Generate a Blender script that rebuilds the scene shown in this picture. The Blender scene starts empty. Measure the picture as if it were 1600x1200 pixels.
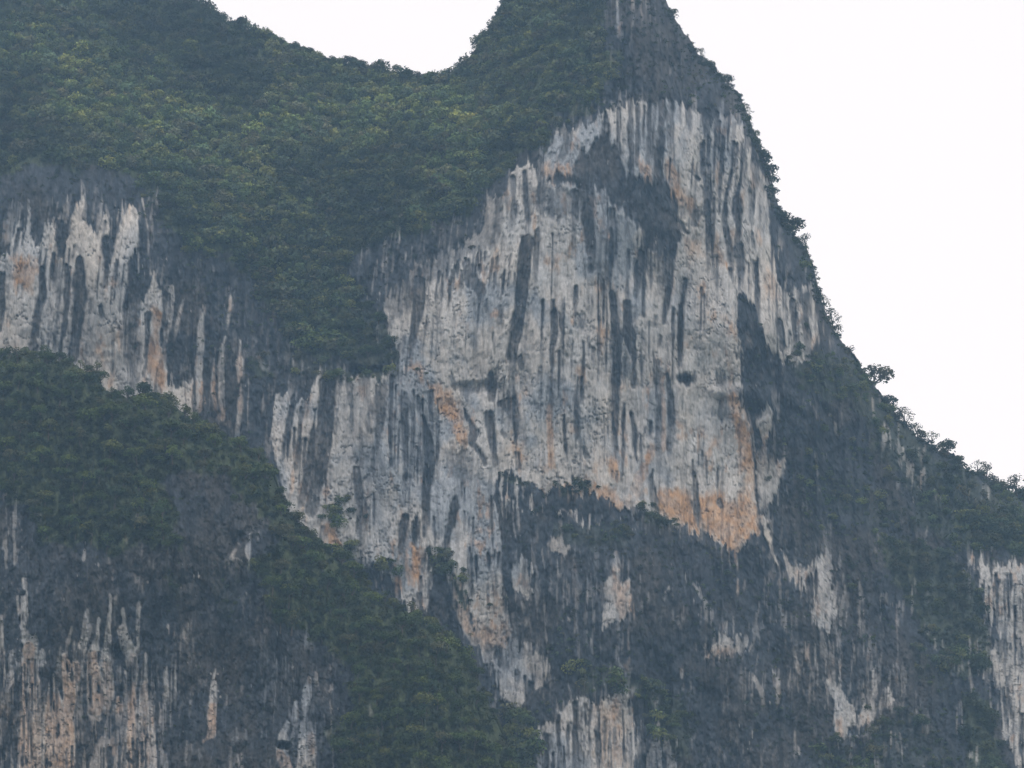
import bpy, math, random
import numpy as np
R = math.radians
sc = bpy.context.scene
# ---------------------------------------------------------------- camera
PITCH = R(16.0); CAM = np.array((0.0, 0.0, 2.0)); TAN = 0.25     # half the picture's width at unit distance
cam = bpy.data.objects.new('camera', bpy.data.cameras.new('camera')); sc.collection.objects.link(cam)
cam.location = CAM; cam.rotation_euler = (R(90)+PITCH, 0, 0)
cam.data.sensor_width = 36; cam.data.lens = 18/TAN; cam.data.clip_start = 1; cam.data.clip_end = 20000
sc.camera = cam
HAZE = .00028
# ---------------------------------------------------------------- world: overcast sky
SUN_EL, SUN_ROT = R(58), R(150)
world = bpy.data.worlds.new('World'); sc.world = world; world.use_nodes = True
nt = world.node_tree; bg = nt.nodes['Background']
sky = nt.nodes.new('ShaderNodeTexSky'); sky.sky_type = 'NISHITA'; sky.sun_disc = False
sky.sun_elevation = SUN_EL; sky.sun_rotation = SUN_ROT; sky.dust_density = 4; sky.air_density = 1
cloud = nt.nodes.new('ShaderNodeRGB'); cloud.outputs[0].default_value = (14.2, 13.0, 12.4, 1)
mx = nt.nodes.new('ShaderNodeMixRGB'); mx.inputs[0].default_value = .88
nt.links.new(sky.outputs[0], mx.inputs[1]); nt.links.new(cloud.outputs[0], mx.inputs[2])
nt.links.new(mx.outputs[0], bg.inputs[0]); bg.inputs[1].default_value = .1
sl = bpy.data.lights.new('sun', 'SUN'); sl.energy = 1.0; sl.angle = R(24); sl.color = (1, .96, .9)
sun = bpy.data.objects.new('sun', sl); sc.collection.objects.link(sun)
# light travels from the right, behind the camera
sdir = np.array((-math.cos(SUN_EL)*math.sin(SUN_ROT), math.cos(SUN_EL)*-math.cos(SUN_ROT), -math.sin(SUN_EL)))
from mathutils import Vector
sun.rotation_euler = Vector(sdir).to_track_quat('-Z', 'Y').to_euler()
sc.view_settings.view_transform = 'Standard'; sc.view_settings.look = 'None'
sc.view_settings.exposure = 0; sc.view_settings.gamma = 1
sc.cycles.max_bounces = 5; sc.cycles.diffuse_bounces = 3; sc.cycles.transmission_bounces = 2; sc.cycles.volume_bounces = 1
sc.cycles.transparent_max_bounces = 4; sc.cycles.use_denoising = True
# ---------------------------------------------------------------- noise
def _h(ix, iy, s):
    n = (ix.astype(np.int64)*374761393 + iy.astype(np.int64)*668265263 + s*974634777) & 0xffffffff
    n = ((n ^ (n >> 13))*1274126177) & 0xffffffff
    return ((n ^ (n >> 16)) & 0xffffff).astype(np.float32)/16777215.0
def vn(x, y, s=0):
    xf = np.floor(x); yf = np.floor(y)
    fx = (x-xf).astype(np.float32); fy = (y-yf).astype(np.float32)
    ix = xf.astype(np.int64); iy = yf.astype(np.int64)
    fx = fx*fx*(3-2*fx); fy = fy*fy*(3-2*fy)
    a = _h(ix, iy, s); b = _h(ix+1, iy, s); c = _h(ix, iy+1, s); d = _h(ix+1, iy+1, s)
    return (a+(b-a)*fx)*(1-fy)+(c+(d-c)*fx)*fy
def fbm(x, y, s=0, o=4, g=0.5):                     # about 0..1, mean 0.5
    t = 0; a = 1.0; w = 0
    for k in range(o):
        ca, sa = math.cos(.5*k), math.sin(.5*k)
        t = t + a*vn((x*ca-y*sa)*2**k+17.3*k, (x*sa+y*ca)*2**k-9.1*k, s+k*31); w += a; a *= g
    return t/w
def sfbm(x, y, s=0, o=3, g=0.5):                    # not rotated: keeps the grain of stretched noise
    t = 0; a = 1.0; w = 0
    for k in range(o):
        t = t + a*vn(x*2**k+17.3*k, y*2**k-9.1*k, s+k*31); w += a; a *= g
    return t/w
def sstep(a, b, x):
    t = np.clip((x-a)/(b-a), 0, 1); return t*t*(3-2*t)

# ---------------------------------------------------------------- stain maps: outlines of pale rock, streaks, rust, and some painted shade
def poly_sd(P, X, Y, cull=16):                      # signed distance (inside > 0), -cull outside the box
    P = np.array(P, np.float32)
    out = np.full(X.shape, -float(cull), np.float32)
    m = (X > P[:,0].min()-cull) & (X < P[:,0].max()+cull) & (Y > P[:,1].min()-cull) & (Y < P[:,1].max()+cull)
    if not m.any(): return out
    x = X[m]; y = Y[m]; d = np.full(x.shape, 1e9, np.float32); ins = np.zeros(x.shape, bool)
    n = len(P)
    for i in range(n):
        ax, ay = P[i]; bx, by = P[(i+1) % n]
        ex, ey = bx-ax, by-ay; L = ex*ex+ey*ey+1e-9
        t = np.clip(((x-ax)*ex+(y-ay)*ey)/L, 0, 1)
        d = np.minimum(d, (x-ax-t*ex)**2+(y-ay-t*ey)**2)
        if ay != by:
            c = ((ay > y) != (by > y)) & (x < (bx-ax)*(y-ay)/(by-ay)+ax); ins ^= c
    d = np.sqrt(d); out[m] = np.where(ins, d, -d); return out
def streak_sd(P, X, Y, cull=14):
    P = np.array(P, np.float32)
    out = np.full(X.shape, -float(cull), np.float32); mw = P[:,2].max()
    m = (X > P[:,0].min()-cull-mw) & (X < P[:,0].max()+cull+mw) & (Y > P[:,1].min()-cull-mw) & (Y < P[:,1].max()+cull+mw)
    if not m.any(): return out
    x = X[m]; y = Y[m]; d = np.full(x.shape, -1e9, np.float32)
    for i in range(len(P)-1):
        ax, ay, aw = P[i]; bx, by, bw = P[i+1]
        ex, ey = bx-ax, by-ay; L = ex*ex+ey*ey+1e-9
        t = np.clip(((x-ax)*ex+(y-ay)*ey)/L, 0, 1)
        d = np.maximum(d, (aw+(bw-aw)*t)-np.sqrt((x-ax-t*ex)**2+(y-ay-t*ey)**2))
    out[m] = d; return out

# kind, strength, outline   (kinds: L pale limestone, D dark stain and painted shade of overhang and caves, O rust, M mixed grey)
POLY = [
('L',1,[(866,215),(880,200),(905,206),(935,180),(950,176),(982,160),(1002,160),(1043,160),(1060,163),(1094,176),(1110,196),(1127,176),(1145,188),(1160,196),(1172,240),(1190,272),(1198,304),(1204,370),(1213,430),(1228,455),(1240,465),(1255,440),(1275,478),(1277,520),(1268,552),(1240,562),(1220,562),(1200,540),(1190,510),(1178,482),(1162,458),(1151,463),(1153,520),(1160,560),(1161,606),(1160,632),(1172,668),(1176,710),(1180,770),(1185,805),(1185,832),(1161,850),(1151,868),(1130,852),(1097,834),(1070,822),(1040,815),(1020,802),(985,794),(960,788),(930,774),(905,765),(880,760),(850,764),(820,756),(800,735),(775,748),(768,780),(782,800),(783,860),(786,950),(793,1010),(765,1020),(745,985),(728,930),(705,885),(690,862),(676,900),(668,955),(640,955),(610,900),(560,855),(500,850),(450,800),(430,720),(422,680),(432,622),(447,612),(458,626),(480,628),(500,578),(512,604),(545,592),(575,586),(600,590),(625,560),(608,520),(598,475),(618,452),(640,425),(662,408),(700,398),(735,372),(757,352),(762,312),(790,305),(798,270),(812,262),(850,250)]),
('L',.8,[(735,975),(793,955),(800,995),(830,1008),(862,1040),(852,1072),(822,1088),(802,1112),(782,1085),(762,1045),(745,1000)]),
('L',.9,[(838,1140),(868,1120),(880,1100),(905,1088),(930,1098),(955,1088),(985,1078),(992,1130),(990,1230),(995,1300),(900,1300),(835,1260)]),
('M',.6,[(990,1150),(1030,1130),(1060,1160),(1065,1300),(1000,1300)]),
('L',.85,[(962,861),(975,900),(986,912),(987,952),(979,968),(955,978),(937,985),(945,950),(942,925),(955,900)]),
('L',.9,[(800,880),(815,866),(828,885),(832,900),(828,920),(834,930),(824,936),(812,925),(798,905)]),
('L',.6,[(855,838),(870,836),(880,850),(898,860),(880,866),(856,858)]),
('M',.8,[(770,745),(800,742),(832,772),(872,802),(905,792),(945,812),(930,832),(880,806),(830,802),(790,795)]),
('L',1,[(-60,460),(-60,420),(2,400),(14,395),(20,370),(30,342),(34,385),(46,322),(48,318),(47,365),(55,382),(66,374),(72,350),(86,350),(88,400),(99,400),(103,385),(110,365),(115,335),(125,310),(131,300),(130,340),(140,352),(146,365),(160,350),(167,333),(170,345),(168,370),(160,380),(160,402),(172,420),(178,380),(190,345),(200,322),(214,326),(215,380),(205,410),(200,440),(192,480),(192,492),(214,460),(224,472),(233,440),(241,425),(252,460),(255,500),(250,540),(260,570),(262,600),(280,612),(300,590),(300,660),(235,670),(185,640),(130,600),(60,560),(-60,560)]),
('M',.7,[(200,400),(235,395),(238,430),(230,465),(212,455),(200,430)]),
('L',.95,[(1181,652),(1198,630),(1206,636),(1207,677),(1195,688),(1181,670)]),
('L',.8,[(1176,705),(1190,698),(1208,722),(1229,722),(1221,750),(1213,775),(1203,786),(1190,802),(1180,790)]),
('L',.95,[(1183,800),(1198,808),(1208,857),(1216,895),(1206,878),(1195,837)]),
('L',.75,[(1220,858),(1235,880),(1255,883),(1275,870),(1296,858),(1310,892),(1302,897),(1306,940),(1309,950),(1300,982),(1290,986),(1268,972),(1260,930),(1245,915),(1230,900)]),
('L',.7,[(1098,1017),(1118,1008),(1125,985),(1145,1000),(1165,990),(1178,1012),(1160,1016),(1142,1029),(1120,1021)]),
('L',.8,[(1290,1072),(1300,1060),(1309,1072),(1313,1040),(1317,1060),(1321,1098),(1340,1106),(1358,1102),(1362,1045),(1368,1040),(1371,1090),(1385,1073),(1399,1102),(1376,1115),(1345,1140),(1312,1160),(1298,1146),(1301,1100)]),
('L',.85,[(1512,870),(1530,862),(1548,890),(1566,880),(1579,868),(1600,880),(1660,900),(1660,1010),(1570,1006),(1548,970),(1530,920)]),
('L',.85,[(1548,1012),(1580,1000),(1660,1015),(1660,1260),(1605,1230),(1570,1160),(1556,1060)]),
('M',.12,[(225,395),(300,400),(430,480),(470,590),(430,700),(300,680),(240,560)]),('M',.3,[(1180,900),(1320,880),(1420,960),(1420,1090),(1300,1080),(1180,1080)]),('M',.25,[(790,860),(1000,860),(1010,1090),(860,1100),(800,1000)]),
('M',.3,[(950,-60),(1000,-60),(1005,20),(990,70),(960,70),(955,20)]),
('M',.45,[(590,420),(640,400),(650,470),(640,500),(615,520),(600,480)]),
('M',.4,[(1395,615),(1420,700),(1470,780),(1450,790),(1405,730),(1370,640)]),
('D',.93,[(940,214),(972,236),(978,254),(984,272),(1010,281),(1040,286),(1054,306),(1061,330),(1060,372),(1056,400),(1000,396),(1000,360),(980,338),(972,330),(960,328),(948,304),(928,290),(908,292),(880,290),(850,284),(866,274),(892,270),(894,256),(910,244),(924,230)]),
('D',.5,[(596,425),(650,398),(700,385),(755,345),(765,312),(790,308),(775,380),(715,415),(670,440),(640,480),(608,520),(596,470)]),
('D',.85,[(668,858),(702,880),(714,940),(716,996),(668,990),(672,930)]),
('D',.6,[(590,590),(606,600),(604,640),(592,660),(580,640)]),
('D',.45,[(815,290),(850,288),(905,300),(905,330),(860,345),(820,325)]),
('D',.5,[(700,588),(728,606),(745,598),(786,574),(782,590),(745,612),(722,622)]),  # shade on the underside of the overhang, painted into the rock
('D',.4,[(1130,618),(1145,640),(1150,665),(1130,660),(1110,650)]),
('D',.45,[(1122,585),(1140,600),(1160,608),(1158,622),(1138,614),(1122,598)]),
('D',.95,[(1153,470),(1162,462),(1176,478),(1187,505),(1192,545),(1200,560),(1185,600),(1161,600),(1160,560)]),
('D',.9,[(1058,590),(1066,585),(1078,587),(1082,594),(1074,600),(1062,599)]),  # cave mouth: its inner shade is painted in as dark colour
('D',.95,[(550,572),(600,568),(604,586),(560,590)]),
('D',.6,[(762,1010),(778,1008),(786,1030),(798,1048),(782,1040),(768,1028)]),  # shade inside the small cave, painted dark
('D',.4,[(700,705),(730,700),(745,745),(720,760),(700,735)]),
('D',.95,[(1255,905),(1272,893),(1276,905),(1273,940),(1262,938)]),  # painted shade of the hole in the pale patch
('D',.7,[(1158,618),(1172,612),(1196,632),(1190,650),(1172,660)]),
('O',.9,[(668,598),(690,603),(712,632),(728,662),(733,690),(724,700),(710,665),(692,645),(680,625)]),
('O',.75,[(1037,253),(1050,250),(1060,265),(1062,290),(1080,305),(1094,325),(1101,352),(1090,345),(1072,320),(1052,315),(1044,290)]),
('O',.75,[(1000,253),(1014,255),(1021,284),(1003,281)]),
('O',.55,[(845,262),(870,253),(891,262),(882,282),(850,276)]),
('O',.6,[(1108,378),(1125,368),(1134,408),(1118,412)]),
('O',.55,[(1198,425),(1212,428),(1216,462),(1202,470)]),
('O',.5,[(1070,365),(1090,372),(1098,400),(1082,400)]),
('O',.75,[(1135,490),(1145,498),(1154,526),(1148,532),(1139,520)]),
('O',.95,[(1138,608),(1150,610),(1160,636),(1171,665),(1173,700),(1177,742),(1160,740),(1152,700),(1142,640)]),
('O',.6,[(1160,735),(1177,738),(1180,800),(1166,790)]),
('O',1,[(1025,768),(1060,766),(1085,773),(1110,768),(1150,784),(1178,765),(1186,830),(1161,849),(1153,868),(1156,896),(1141,870),(1128,846),(1097,832),(1060,816),(1026,802)]),
('O',.9,[(933,762),(962,762),(972,792),(950,802),(936,788)]),
('O',.75,[(862,758),(892,756),(904,784),(890,796),(868,782)]),
('O',.6,[(980,772),(1000,770),(1018,796),(990,794)]),
('O',.8,[(846,766),(856,766),(860,790),(850,786)]),
('O',.6,[(800,700),(820,698),(822,715),(806,718)]),
('O',.8,[(948,722),(960,714),(968,730),(969,750),(956,742)]),
('O',.8,[(936,514),(950,511),(952,524),(944,530)]),
('O',.6,[(1102,680),(1112,684),(1119,698),(1108,696)]),
('O',.5,[(1118,740),(1130,744),(1126,756)]),
('O',.8,[(16,400),(60,408),(62,430),(50,452),(38,458),(22,440)]),
('O',.6,[(152,520),(162,530),(164,570),(156,560)]),
('O',.6,[(176,512),(190,514),(194,550),(182,556)]),
('O',.85,[(238,480),(254,480),(250,540),(262,590),(260,610),(232,600),(230,560),(242,520)]),
('O',.7,[(506,825),(528,822),(530,858),(515,862)]),
('O',.6,[(640,572),(652,568),(660,590),(650,592)]),
('O',.5,[(560,600),(574,604),(572,625),(562,618)]),
('O',.55,[(710,900),(722,915),(742,985),(790,975),(792,1010),(750,1010),(725,970)]),
('O',.5,[(640,860),(665,856),(668,900),(650,905)]),
('O',.45,[(955,890),(984,915),(986,950),(970,968),(958,940)]),
('O',.6,[(1105,1012),(1150,1012),(1150,1026),(1110,1022)]),
('O',.4,[(930,1100),(975,1100),(975,1200),(940,1200)]),
('O',.5,[(812,900),(824,905),(820,920)]),
]
STRK = [
# left cliff
('D',1,[(66,420,4),(66,460,6),(58,500,7),(50,545,6)]),('D',.95,[(105,418,4),(105,470,5),(98,520,4),(93,565,3)]),
('D',1,[(125,405,6),(125,440,11),(126,470,10),(120,510,9),(113,565,7)]),('D',.5,[(90,385,4),(90,430,5),(92,480,4),(85,545,4)]),
('D',.9,[(165,375,5),(166,410,5),(165,450,3)]),('D',.9,[(3,430,5),(3,480,5),(0,515,4)]),
('D',.85,[(205,415,6),(212,450,10),(206,480,14),(203,520,12),(204,560,8),(208,605,8)]),
('D',.9,[(232,492,5),(228,540,4),(224,590,3)]),('D',.9,[(262,440,6),(258,500,6),(252,540,4)]),('D',.5,[(178,520,1.5),(176,600,2)]),
('D',.6,[(84,560,3),(88,500,2)]),('D',.8,[(30,360,3),(22,400,3)]),('D',.85,[(58,345,4),(54,372,3)]),('D',.9,[(96,350,5),(93,395,5)]),
('D',.7,[(150,310,4),(146,350,4)]),('D',.85,[(182,330,6),(176,372,5),(170,395,3)]),('D',.5,[(142,470,1.5),(140,500,2)]),('D',.6,[(156,480,3),(160,500,4)]),
('D',.5,[(192,520,6),(196,580,4)]),('D',.8,[(215,540,8),(212,600,6)]),('L',.9,[(218,535,2),(222,560,5),(216,590,4)]),
('L',.8,[(222,310,1),(232,360,1),(233,400,2)]),('L',.7,[(190,310,1),(192,340,2),(187,360,3)]),('L',.6,[(160,315,1),(156,350,2)]),
('L',.8,[(268,450,4),(266,480,5),(262,510,5),(255,540,3)]),('L',.6,[(285,470,2),(276,510,4),(270,535,2)]),
('L',.9,[(317,488,1),(314,512,5),(313,545,6),(310,580,5),(313,640,5)]),('L',.9,[(362,450,1),(360,470,3),(357,500,3),(354,515,1)]),
('L',.9,[(352,525,1),(348,548,4),(344,575,4),(346,615,5),(348,655,4)]),('L',.8,[(336,545,.8),(334,580,2),(333,610,3.5),(338,645,4)]),
('L',.9,[(375,532,1),(374,556,2),(374,566,6),(375,580,4),(374,640,4),(371,685,4)]),('L',.5,[(413,478,.6),(407,535,1)]),('L',.6,[(411,612,.8),(409,650,2)]),
('L',.6,[(388,590,.8),(387,680,1)]),('L',.5,[(404,560,4),(415,575,6),(418,580,3)]),('O',.7,[(316,600,4),(320,625,6),(315,640,4)]),('O',.7,[(334,600,3),(338,640,5)]),('O',.5,[(374,556,5),(375,640,3)]),('O',.8,[(404,645,4)  ,(406,650,4)]),
('O',.6,[(360,468,2),(359,485,2)]),
# lower left wall
('D',.97,[(512,600,14),(510,640,13),(505,690,14),(499,730,13),(492,765,11),(485,800,9)]),('D',.9,[(492,640,2),(488,690,4),(480,740,5),(470,790,5)]),
('D',.85,[(470,640,3),(466,700,4),(460,745,3)]),('D',.85,[(456,636,5),(448,690,4),(440,720,3)]),('D',.6,[(478,632,6),(476,660,3)]),('L',.6,[(503,575,1),(497,605,5),(490,615,2)]),
('D',.9,[(612,590,4),(611,640,4.5),(610,700,3),(611,728,1)]),('D',.75,[(590,605,4),(596,640,8),(590,690,4),(584,720,3)]),('D',.7,[(575,640,2),(578,680,5)]),
('D',.85,[(632,615,4),(633,660,6),(634,720,5),(630,790,3)]),('D',.7,[(645,612,4),(645,680,4),(640,750,3)]),('D',.65,[(660,625,3),(658,690,5),(655,740,4)]),('D',.7,[(672,612,4),(674,655,5)]),
('D',1,[(661,650,3),(668,685,8),(671,720,9),(666,760,8),(665,800,6),(663,838,4)]),('D',.8,[(684,690,3),(681,725,4)]),('D',.8,[(583,700,2),(583,750,1.5)]),
('D',.9,[(726,640,2),(735,662,4),(741,676,8),(736,690,5),(748,705,4),(758,725,3)]),('D',.9,[(765,585,3),(770,600,8),(768,622,6)]),('D',.9,[(764,648,8),(768,690,6),(775,725,4)]),
('D',.85,[(780,630,4),(798,632,12),(803,650,9),(806,680,3),(806,712,2)]),('D',.9,[(633,808,5),(631,820,7),(629,835,6),(626,865,4)]),('D',.9,[(650,810,3),(647,850,3)]),
('D',.95,[(712,775,3),(711,795,8),(705,820,5),(697,845,5),(690,862,4)]),('D',.85,[(558,735,5),(562,775,7),(568,800,10),(562,845,8)]),('D',.8,[(722,750,2),(722,780,1.5)]),
('D',.85,[(767,775,2.5),(768,830,2),(770,862,1.5)]),('D',.8,[(779,788,2),(785,830,3)]),('D',.85,[(733,858,3),(736,900,6),(735,930,4)]),('D',.8,[(603,880,8),(610,900,9)]),
('L',.9,[(700,890,3),(707,920,4),(714,945,6),(725,970,7),(742,1005,6)]),('D',.6,[(505,825,3),(502,860,5)]),('D',.8,[(585,770,2),(584,830,1)]),
('D',.7,[(545,600,6),(550,640,4),(548,680,3)]),('D',.5,[(562,640,3),(566,700,4),(560,740,4)]),('D',.8,[(527,640,1.2),(524,700,1.2)]),
('D',.9,[(655,930,4),(657,955,3)]),('L',.6,[(618,905,1),(622,940,3)]),('O',.7,[(622,905,5),(622,925,6)]),('O',.5,[(705,900,3),(716,950,5),(735,990,5)]),
('L',.7,[(800,800,.8),(806,840,1)]),('L',.6,[(808,790,2),(812,830,2)]),('L',.5,[(815,940,1),(822,975,2),(815,1000,1)]),
# main wall, top
('D',.95,[(946,176,3),(948,220,5),(952,250,5)]),('D',.85,[(967,170,3),(966,220,3),(972,262,3)]),('D',.95,[(984,156,4),(986,210,4),(987,260,4),(991,290,3)]),
('D',.9,[(995,165,4),(996,220,3),(995,262,2.5)]),('D',.95,[(1015,160,4),(1015,220,3.5),(1011,255,3)]),('D',.7,[(1023,165,3),(1020,215,2),(1018,260,2.5)]),('D',.95,[(1034,158,6),(1033,220,5),(1028,250,5),(1034,290,7)]),
('D',.85,[(1048,160,4),(1050,200,3),(1048,238,2.5)]),('D',.5,[(1062,165,3),(1064,200,2)]),('D',.6,[(1076,165,5),(1078,190,4),(1076,215,3)]),('D',.8,[(1103,176,8),(1104,205,6),(1106,225,3)]),
('D',.8,[(1120,176,4),(1118,215,4)]),('D',.85,[(1136,182,5),(1133,215,5)]),('D',.8,[(890,190,6),(886,225,6),(872,260,4)]),('D',.8,[(842,250,6),(846,290,7),(842,330,5)]),
('D',.85,[(820,270,4),(822,310,5),(825,340,4),(824,366,4)]),('D',.75,[(800,280,6),(803,330,5),(800,360,3)]),('D',.7,[(780,310,6),(778,360,7),(770,390,6)]),
('D',.95,[(918,290,10),(918,340,10),(923,385,8),(925,400,6),(922,425,4)]),('D',.3,[(922,420,5),(920,520,5)]),('D',.7,[(900,300,5),(896,370,4),(893,400,8)]),
('D',.8,[(956,330,6),(959,370,7),(957,400,6),(953,432,3)]),('D',.95,[(1003,396,7),(997,430,6),(994,462,4)]),('D',.95,[(1008,400,3),(1006,440,3),(1004,495,2)]),
('D',.9,[(1046,395,11),(1046,425,8),(1044,460,5),(1037,505,3)]),('D',.5,[(1034,390,8),(1032,440,5),(1028,470,3)]),('L',.6,[(1023,372,1.2),(1022,420,1.5)]),('L',.5,[(1036,375,.8),(1036,400,1)]),
('L',.7,[(878,200,1.2),(875,225,2)]),('L',.5,[(984,155,1),(983,175,1)]),('L',.7,[(1145,192,1),(1143,215,1.3)]),('L',.6,[(1160,172,1.2),(1160,190,1)]),
# main wall, middle
('D',1,[(824,376,10),(820,400,10),(817,440,10),(812,480,10),(805,520,9),(799,560,8)]),('D',.55,[(800,560,7),(798,600,5),(797,640,4)]),('D',.7,[(840,362,4),(838,400,5),(836,435,3)]),('D',.4,[(822,480,6),(816,560,6)]),
('D',.85,[(730,412,8),(738,440,11),(752,455,8),(749,478,2)]),('D',.98,[(655,440,9),(655,470,10),(650,500,8),(645,530,6),(640,558,3)]),('D',.5,[(683,430,3),(684,480,4),(681,520,3)]),
('D',.7,[(625,430,6),(612,475,3)]),('D',.6,[(638,440,3),(632,500,2)]),('D',.7,[(713,400,2),(708,440,2)]),('D',.5,[(760,470,2),(760,490,1.5)]),('D',.4,[(780,480,4),(782,520,5)]),
('D',.9,[(866,488,5),(866,520,5),(863,545,5),(862,585,2.5)]),('D',.8,[(878,490,4),(877,518,3)]),('D',.8,[(900,448,3),(900,480,3.5),(899,512,2)]),('D',.55,[(908,495,6),(908,520,4)]),
('D',.8,[(943,440,2.5),(943,470,3),(942,512,2)]),('D',.97,[(957,458,5),(960,490,7),(964,530,8),(963,580,7),(962,640,6),(962,690,4),(962,715,2)]),
('D',.9,[(979,474,6),(980,500,7),(984,530,9),(990,552,5),(990,580,4),(989,604,3)]),('D',.5,[(975,560,3),(974,600,3)]),('D',.5,[(955,520,2),(953,640,2),(952,670,1)]),
('D',.7,[(912,535,1.5),(911,600,2)]),('D',.9,[(902,590,2),(901,640,4),(902,658,4),(900,685,1.5)]),('D',.8,[(908,592,3),(908,632,2)]),('D',.85,[(881,650,2),(882,670,3),(884,700,2.5),(886,722,2)]),
('D',.9,[(975,630,1.5),(973,680,3.5),(973,742,2.5)]),('D',.95,[(986,648,3),(989,665,4),(992,700,3.5),(996,725,1.5)]),('D',.7,[(1001,680,1.5),(1003,720,1)]),
('D',.85,[(1025,566,5),(1026,590,5),(1028,620,3.5)]),('D',.65,[(1029,620,4),(1029,660,5),(1028,700,5),(1030,745,2)]),('D',.97,[(1043,585,4),(1047,620,6),(1049,660,7)]),('D',.75,[(1049,655,7),(1047,700,6),(1048,722,4)]),
('D',1,[(1070,437,3.5),(1069,460,4.5),(1064,490,4),(1063,530,4),(1061,550,4),(1060,572,2)]),('D',.65,[(1081,424,2),(1079,448,1.5),(1076,480,1)]),
('D',.7,[(926,545,3),(928,570,2)]),('D',.6,[(860,585,1.5),(860,620,2.5)]),('D',.6,[(913,700,3),(918,715,4)]),('D',.5,[(872,600,8),(880,595,5)]),('D',.6,[(845,575,3),(838,600,2)]),
('D',.5,[(890,540,2),(892,570,1.5)]),('D',.5,[(1032,525,2),(1030,545,2)]),('D',.5,[(925,470,1.2),(924,500,1)]),('D',.7,[(812,560,5),(815,575,4)]),('D',.5,[(770,520,1.2),(773,555,1.5)]),
# main wall, upper right
('D',.95,[(1098,225,4),(1098,260,4),(1101,290,4),(1103,320,5)]),('D',.9,[(1103,315,5),(1107,350,5),(1108,390,4)]),('D',.85,[(1107,258,2),(1109,300,3),(1109,322,3)]),('D',.5,[(1108,390,4),(1112,420,7),(1118,440,6)]),
('D',.95,[(1131,215,4),(1127,260,3.5),(1125,290,3),(1123,312,2.5),(1124,335,1.5)]),('D',.9,[(1148,225,4),(1145,260,4),(1140,282,3),(1135,300,3),(1133,320,3),(1132,348,4),(1136,370,5),(1142,392,5),(1144,420,3)]),
('D',.97,[(1154,288,3),(1150,315,6),(1150,335,6),(1152,358,4),(1152,385,6)]),('D',.9,[(1157,312,1.5),(1156,340,3)]),('D',.85,[(1154,385,7),(1158,420,6),(1157,460,3)]),('D',.8,[(1167,205,3),(1164,260,2.5),(1159,292,2)]),
('D',.85,[(1178,250,5),(1181,280,6),(1181,305,3)]),('D',.6,[(1172,300,3),(1174,350,3)]),('D',.5,[(1187,310,2),(1187,340,2)]),('D',.9,[(1181,412,3),(1182,450,3.5),(1183,480,4),(1185,505,3)]),('D',.7,[(1175,365,2),(1178,395,2)]),
('D',.9,[(1218,500,3),(1221,520,6),(1222,545,5)]),('D',.9,[(1238,470,5),(1243,520,4),(1246,550,4)]),('D',.9,[(1258,462,6),(1260,510,6),(1262,556,5)]),('D',.6,[(1213,465,1.5),(1214,505,2)]),('D',.6,[(1228,470,2),(1230,510,3)]),
('L',.9,[(1243,452,2),(1247,500,3),(1253,548,4)]),('D',.8,[(1141,420,2.5),(1146,450,2)]),('D',.6,[(1090,335,7),(1084,350,6)]),('D',.9,[(1087,275,3),(1091,280,4)]),('D',.6,[(1065,350,4),(1072,362,3)]),
('D',.6,[(1198,395,1.5),(1208,425,2)]),('L',.5,[(1168,520,2),(1172,540,4)]),('L',.4,[(1195,640,1),(1192,655,1)]),
# main wall, foot
('D',.85,[(1085,738,3),(1086,755,4),(1087,785,5),(1091,810,5),(1096,832,5)]),('D',.7,[(1020,735,2),(1018,760,5),(1022,785,6),(1024,810,6)]),('D',.7,[(895,745,2),(896,755,3)]),('D',.6,[(1123,785,4),(1127,790,4)]),('D',.8,[(1189,695,2),(1186,720,3)]),('L',.7,[(1168,640,.8),(1178,690,1),(1181,715,1.5)]),
('D',.7,[(808,710,5),(810,740,5)]),('D',.6,[(785,675,3),(788,680,4)]),('D',.7,[(828,760,5),(822,785,3)]),
('O',.65,[(858,636,4),(860,680,5),(862,728,5)]),('O',.5,[(1036,590,3),(1037,700,4)]),('O',.35,[(1020,700,8),(982,790,8)]),
# right and bottom dark wall flecks
('L',.7,[(1150,868,2),(1153,892,1)]),('L',.7,[(1363,622,1),(1365,655,1.5)]),('L',.8,[(1380,652,2),(1382,685,4),(1378,706,2)]),('L',.7,[(1410,700,2),(1417,740,3.5)]),('L',.6,[(1305,660,1.5),(1308,685,2)]),('L',.5,[(1404,755,3),(1403,765,2)]),('L',.6,[(1460,765,1),(1475,785,2)]),
('L',.7,[(1084,915,2),(1102,940,3),(1104,985,3)]),('M',.8,[(1075,900,8),(1090,930,10),(1100,970,6)]),('L',.6,[(1178,1060,2),(1190,1080,4),(1195,1105,2)]),('L',.6,[(1214,1060,3),(1217,1092,4),(1213,1110,1)]),('L',.6,[(1232,1060,1.5),(1233,1095,1.5)]),('L',.7,[(1240,1010,1.5),(1244,1035,4),(1250,1062,2)]),('L',.6,[(1264,1030,1.5),(1272,1070,2)]),
('L',.5,[(1346,920,1),(1350,945,2)]),('L',.5,[(1401,960,1),(1404,985,2)]),('L',.6,[(1460,1000,1),(1462,1015,1.5)]),('L',.6,[(1472,1000,1),(1474,1018,1.2)]),('L',.6,[(1514,1030,1),(1517,1060,2),(1520,1095,2)]),('L',.7,[(1545,1060,1),(1550,1130,1.5)]),('L',.6,[(1434,1105,1.5),(1431,1125,1)]),
('D',.9,[(1573,900,2),(1577,960,3),(1573,985,2)]),('D',.8,[(1555,900,2),(1560,940,3)]),('D',.8,[(1573,1060,3),(1578,1120,4)]),('D',.7,[(1590,1000,4),(1594,1040,3)]),
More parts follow.
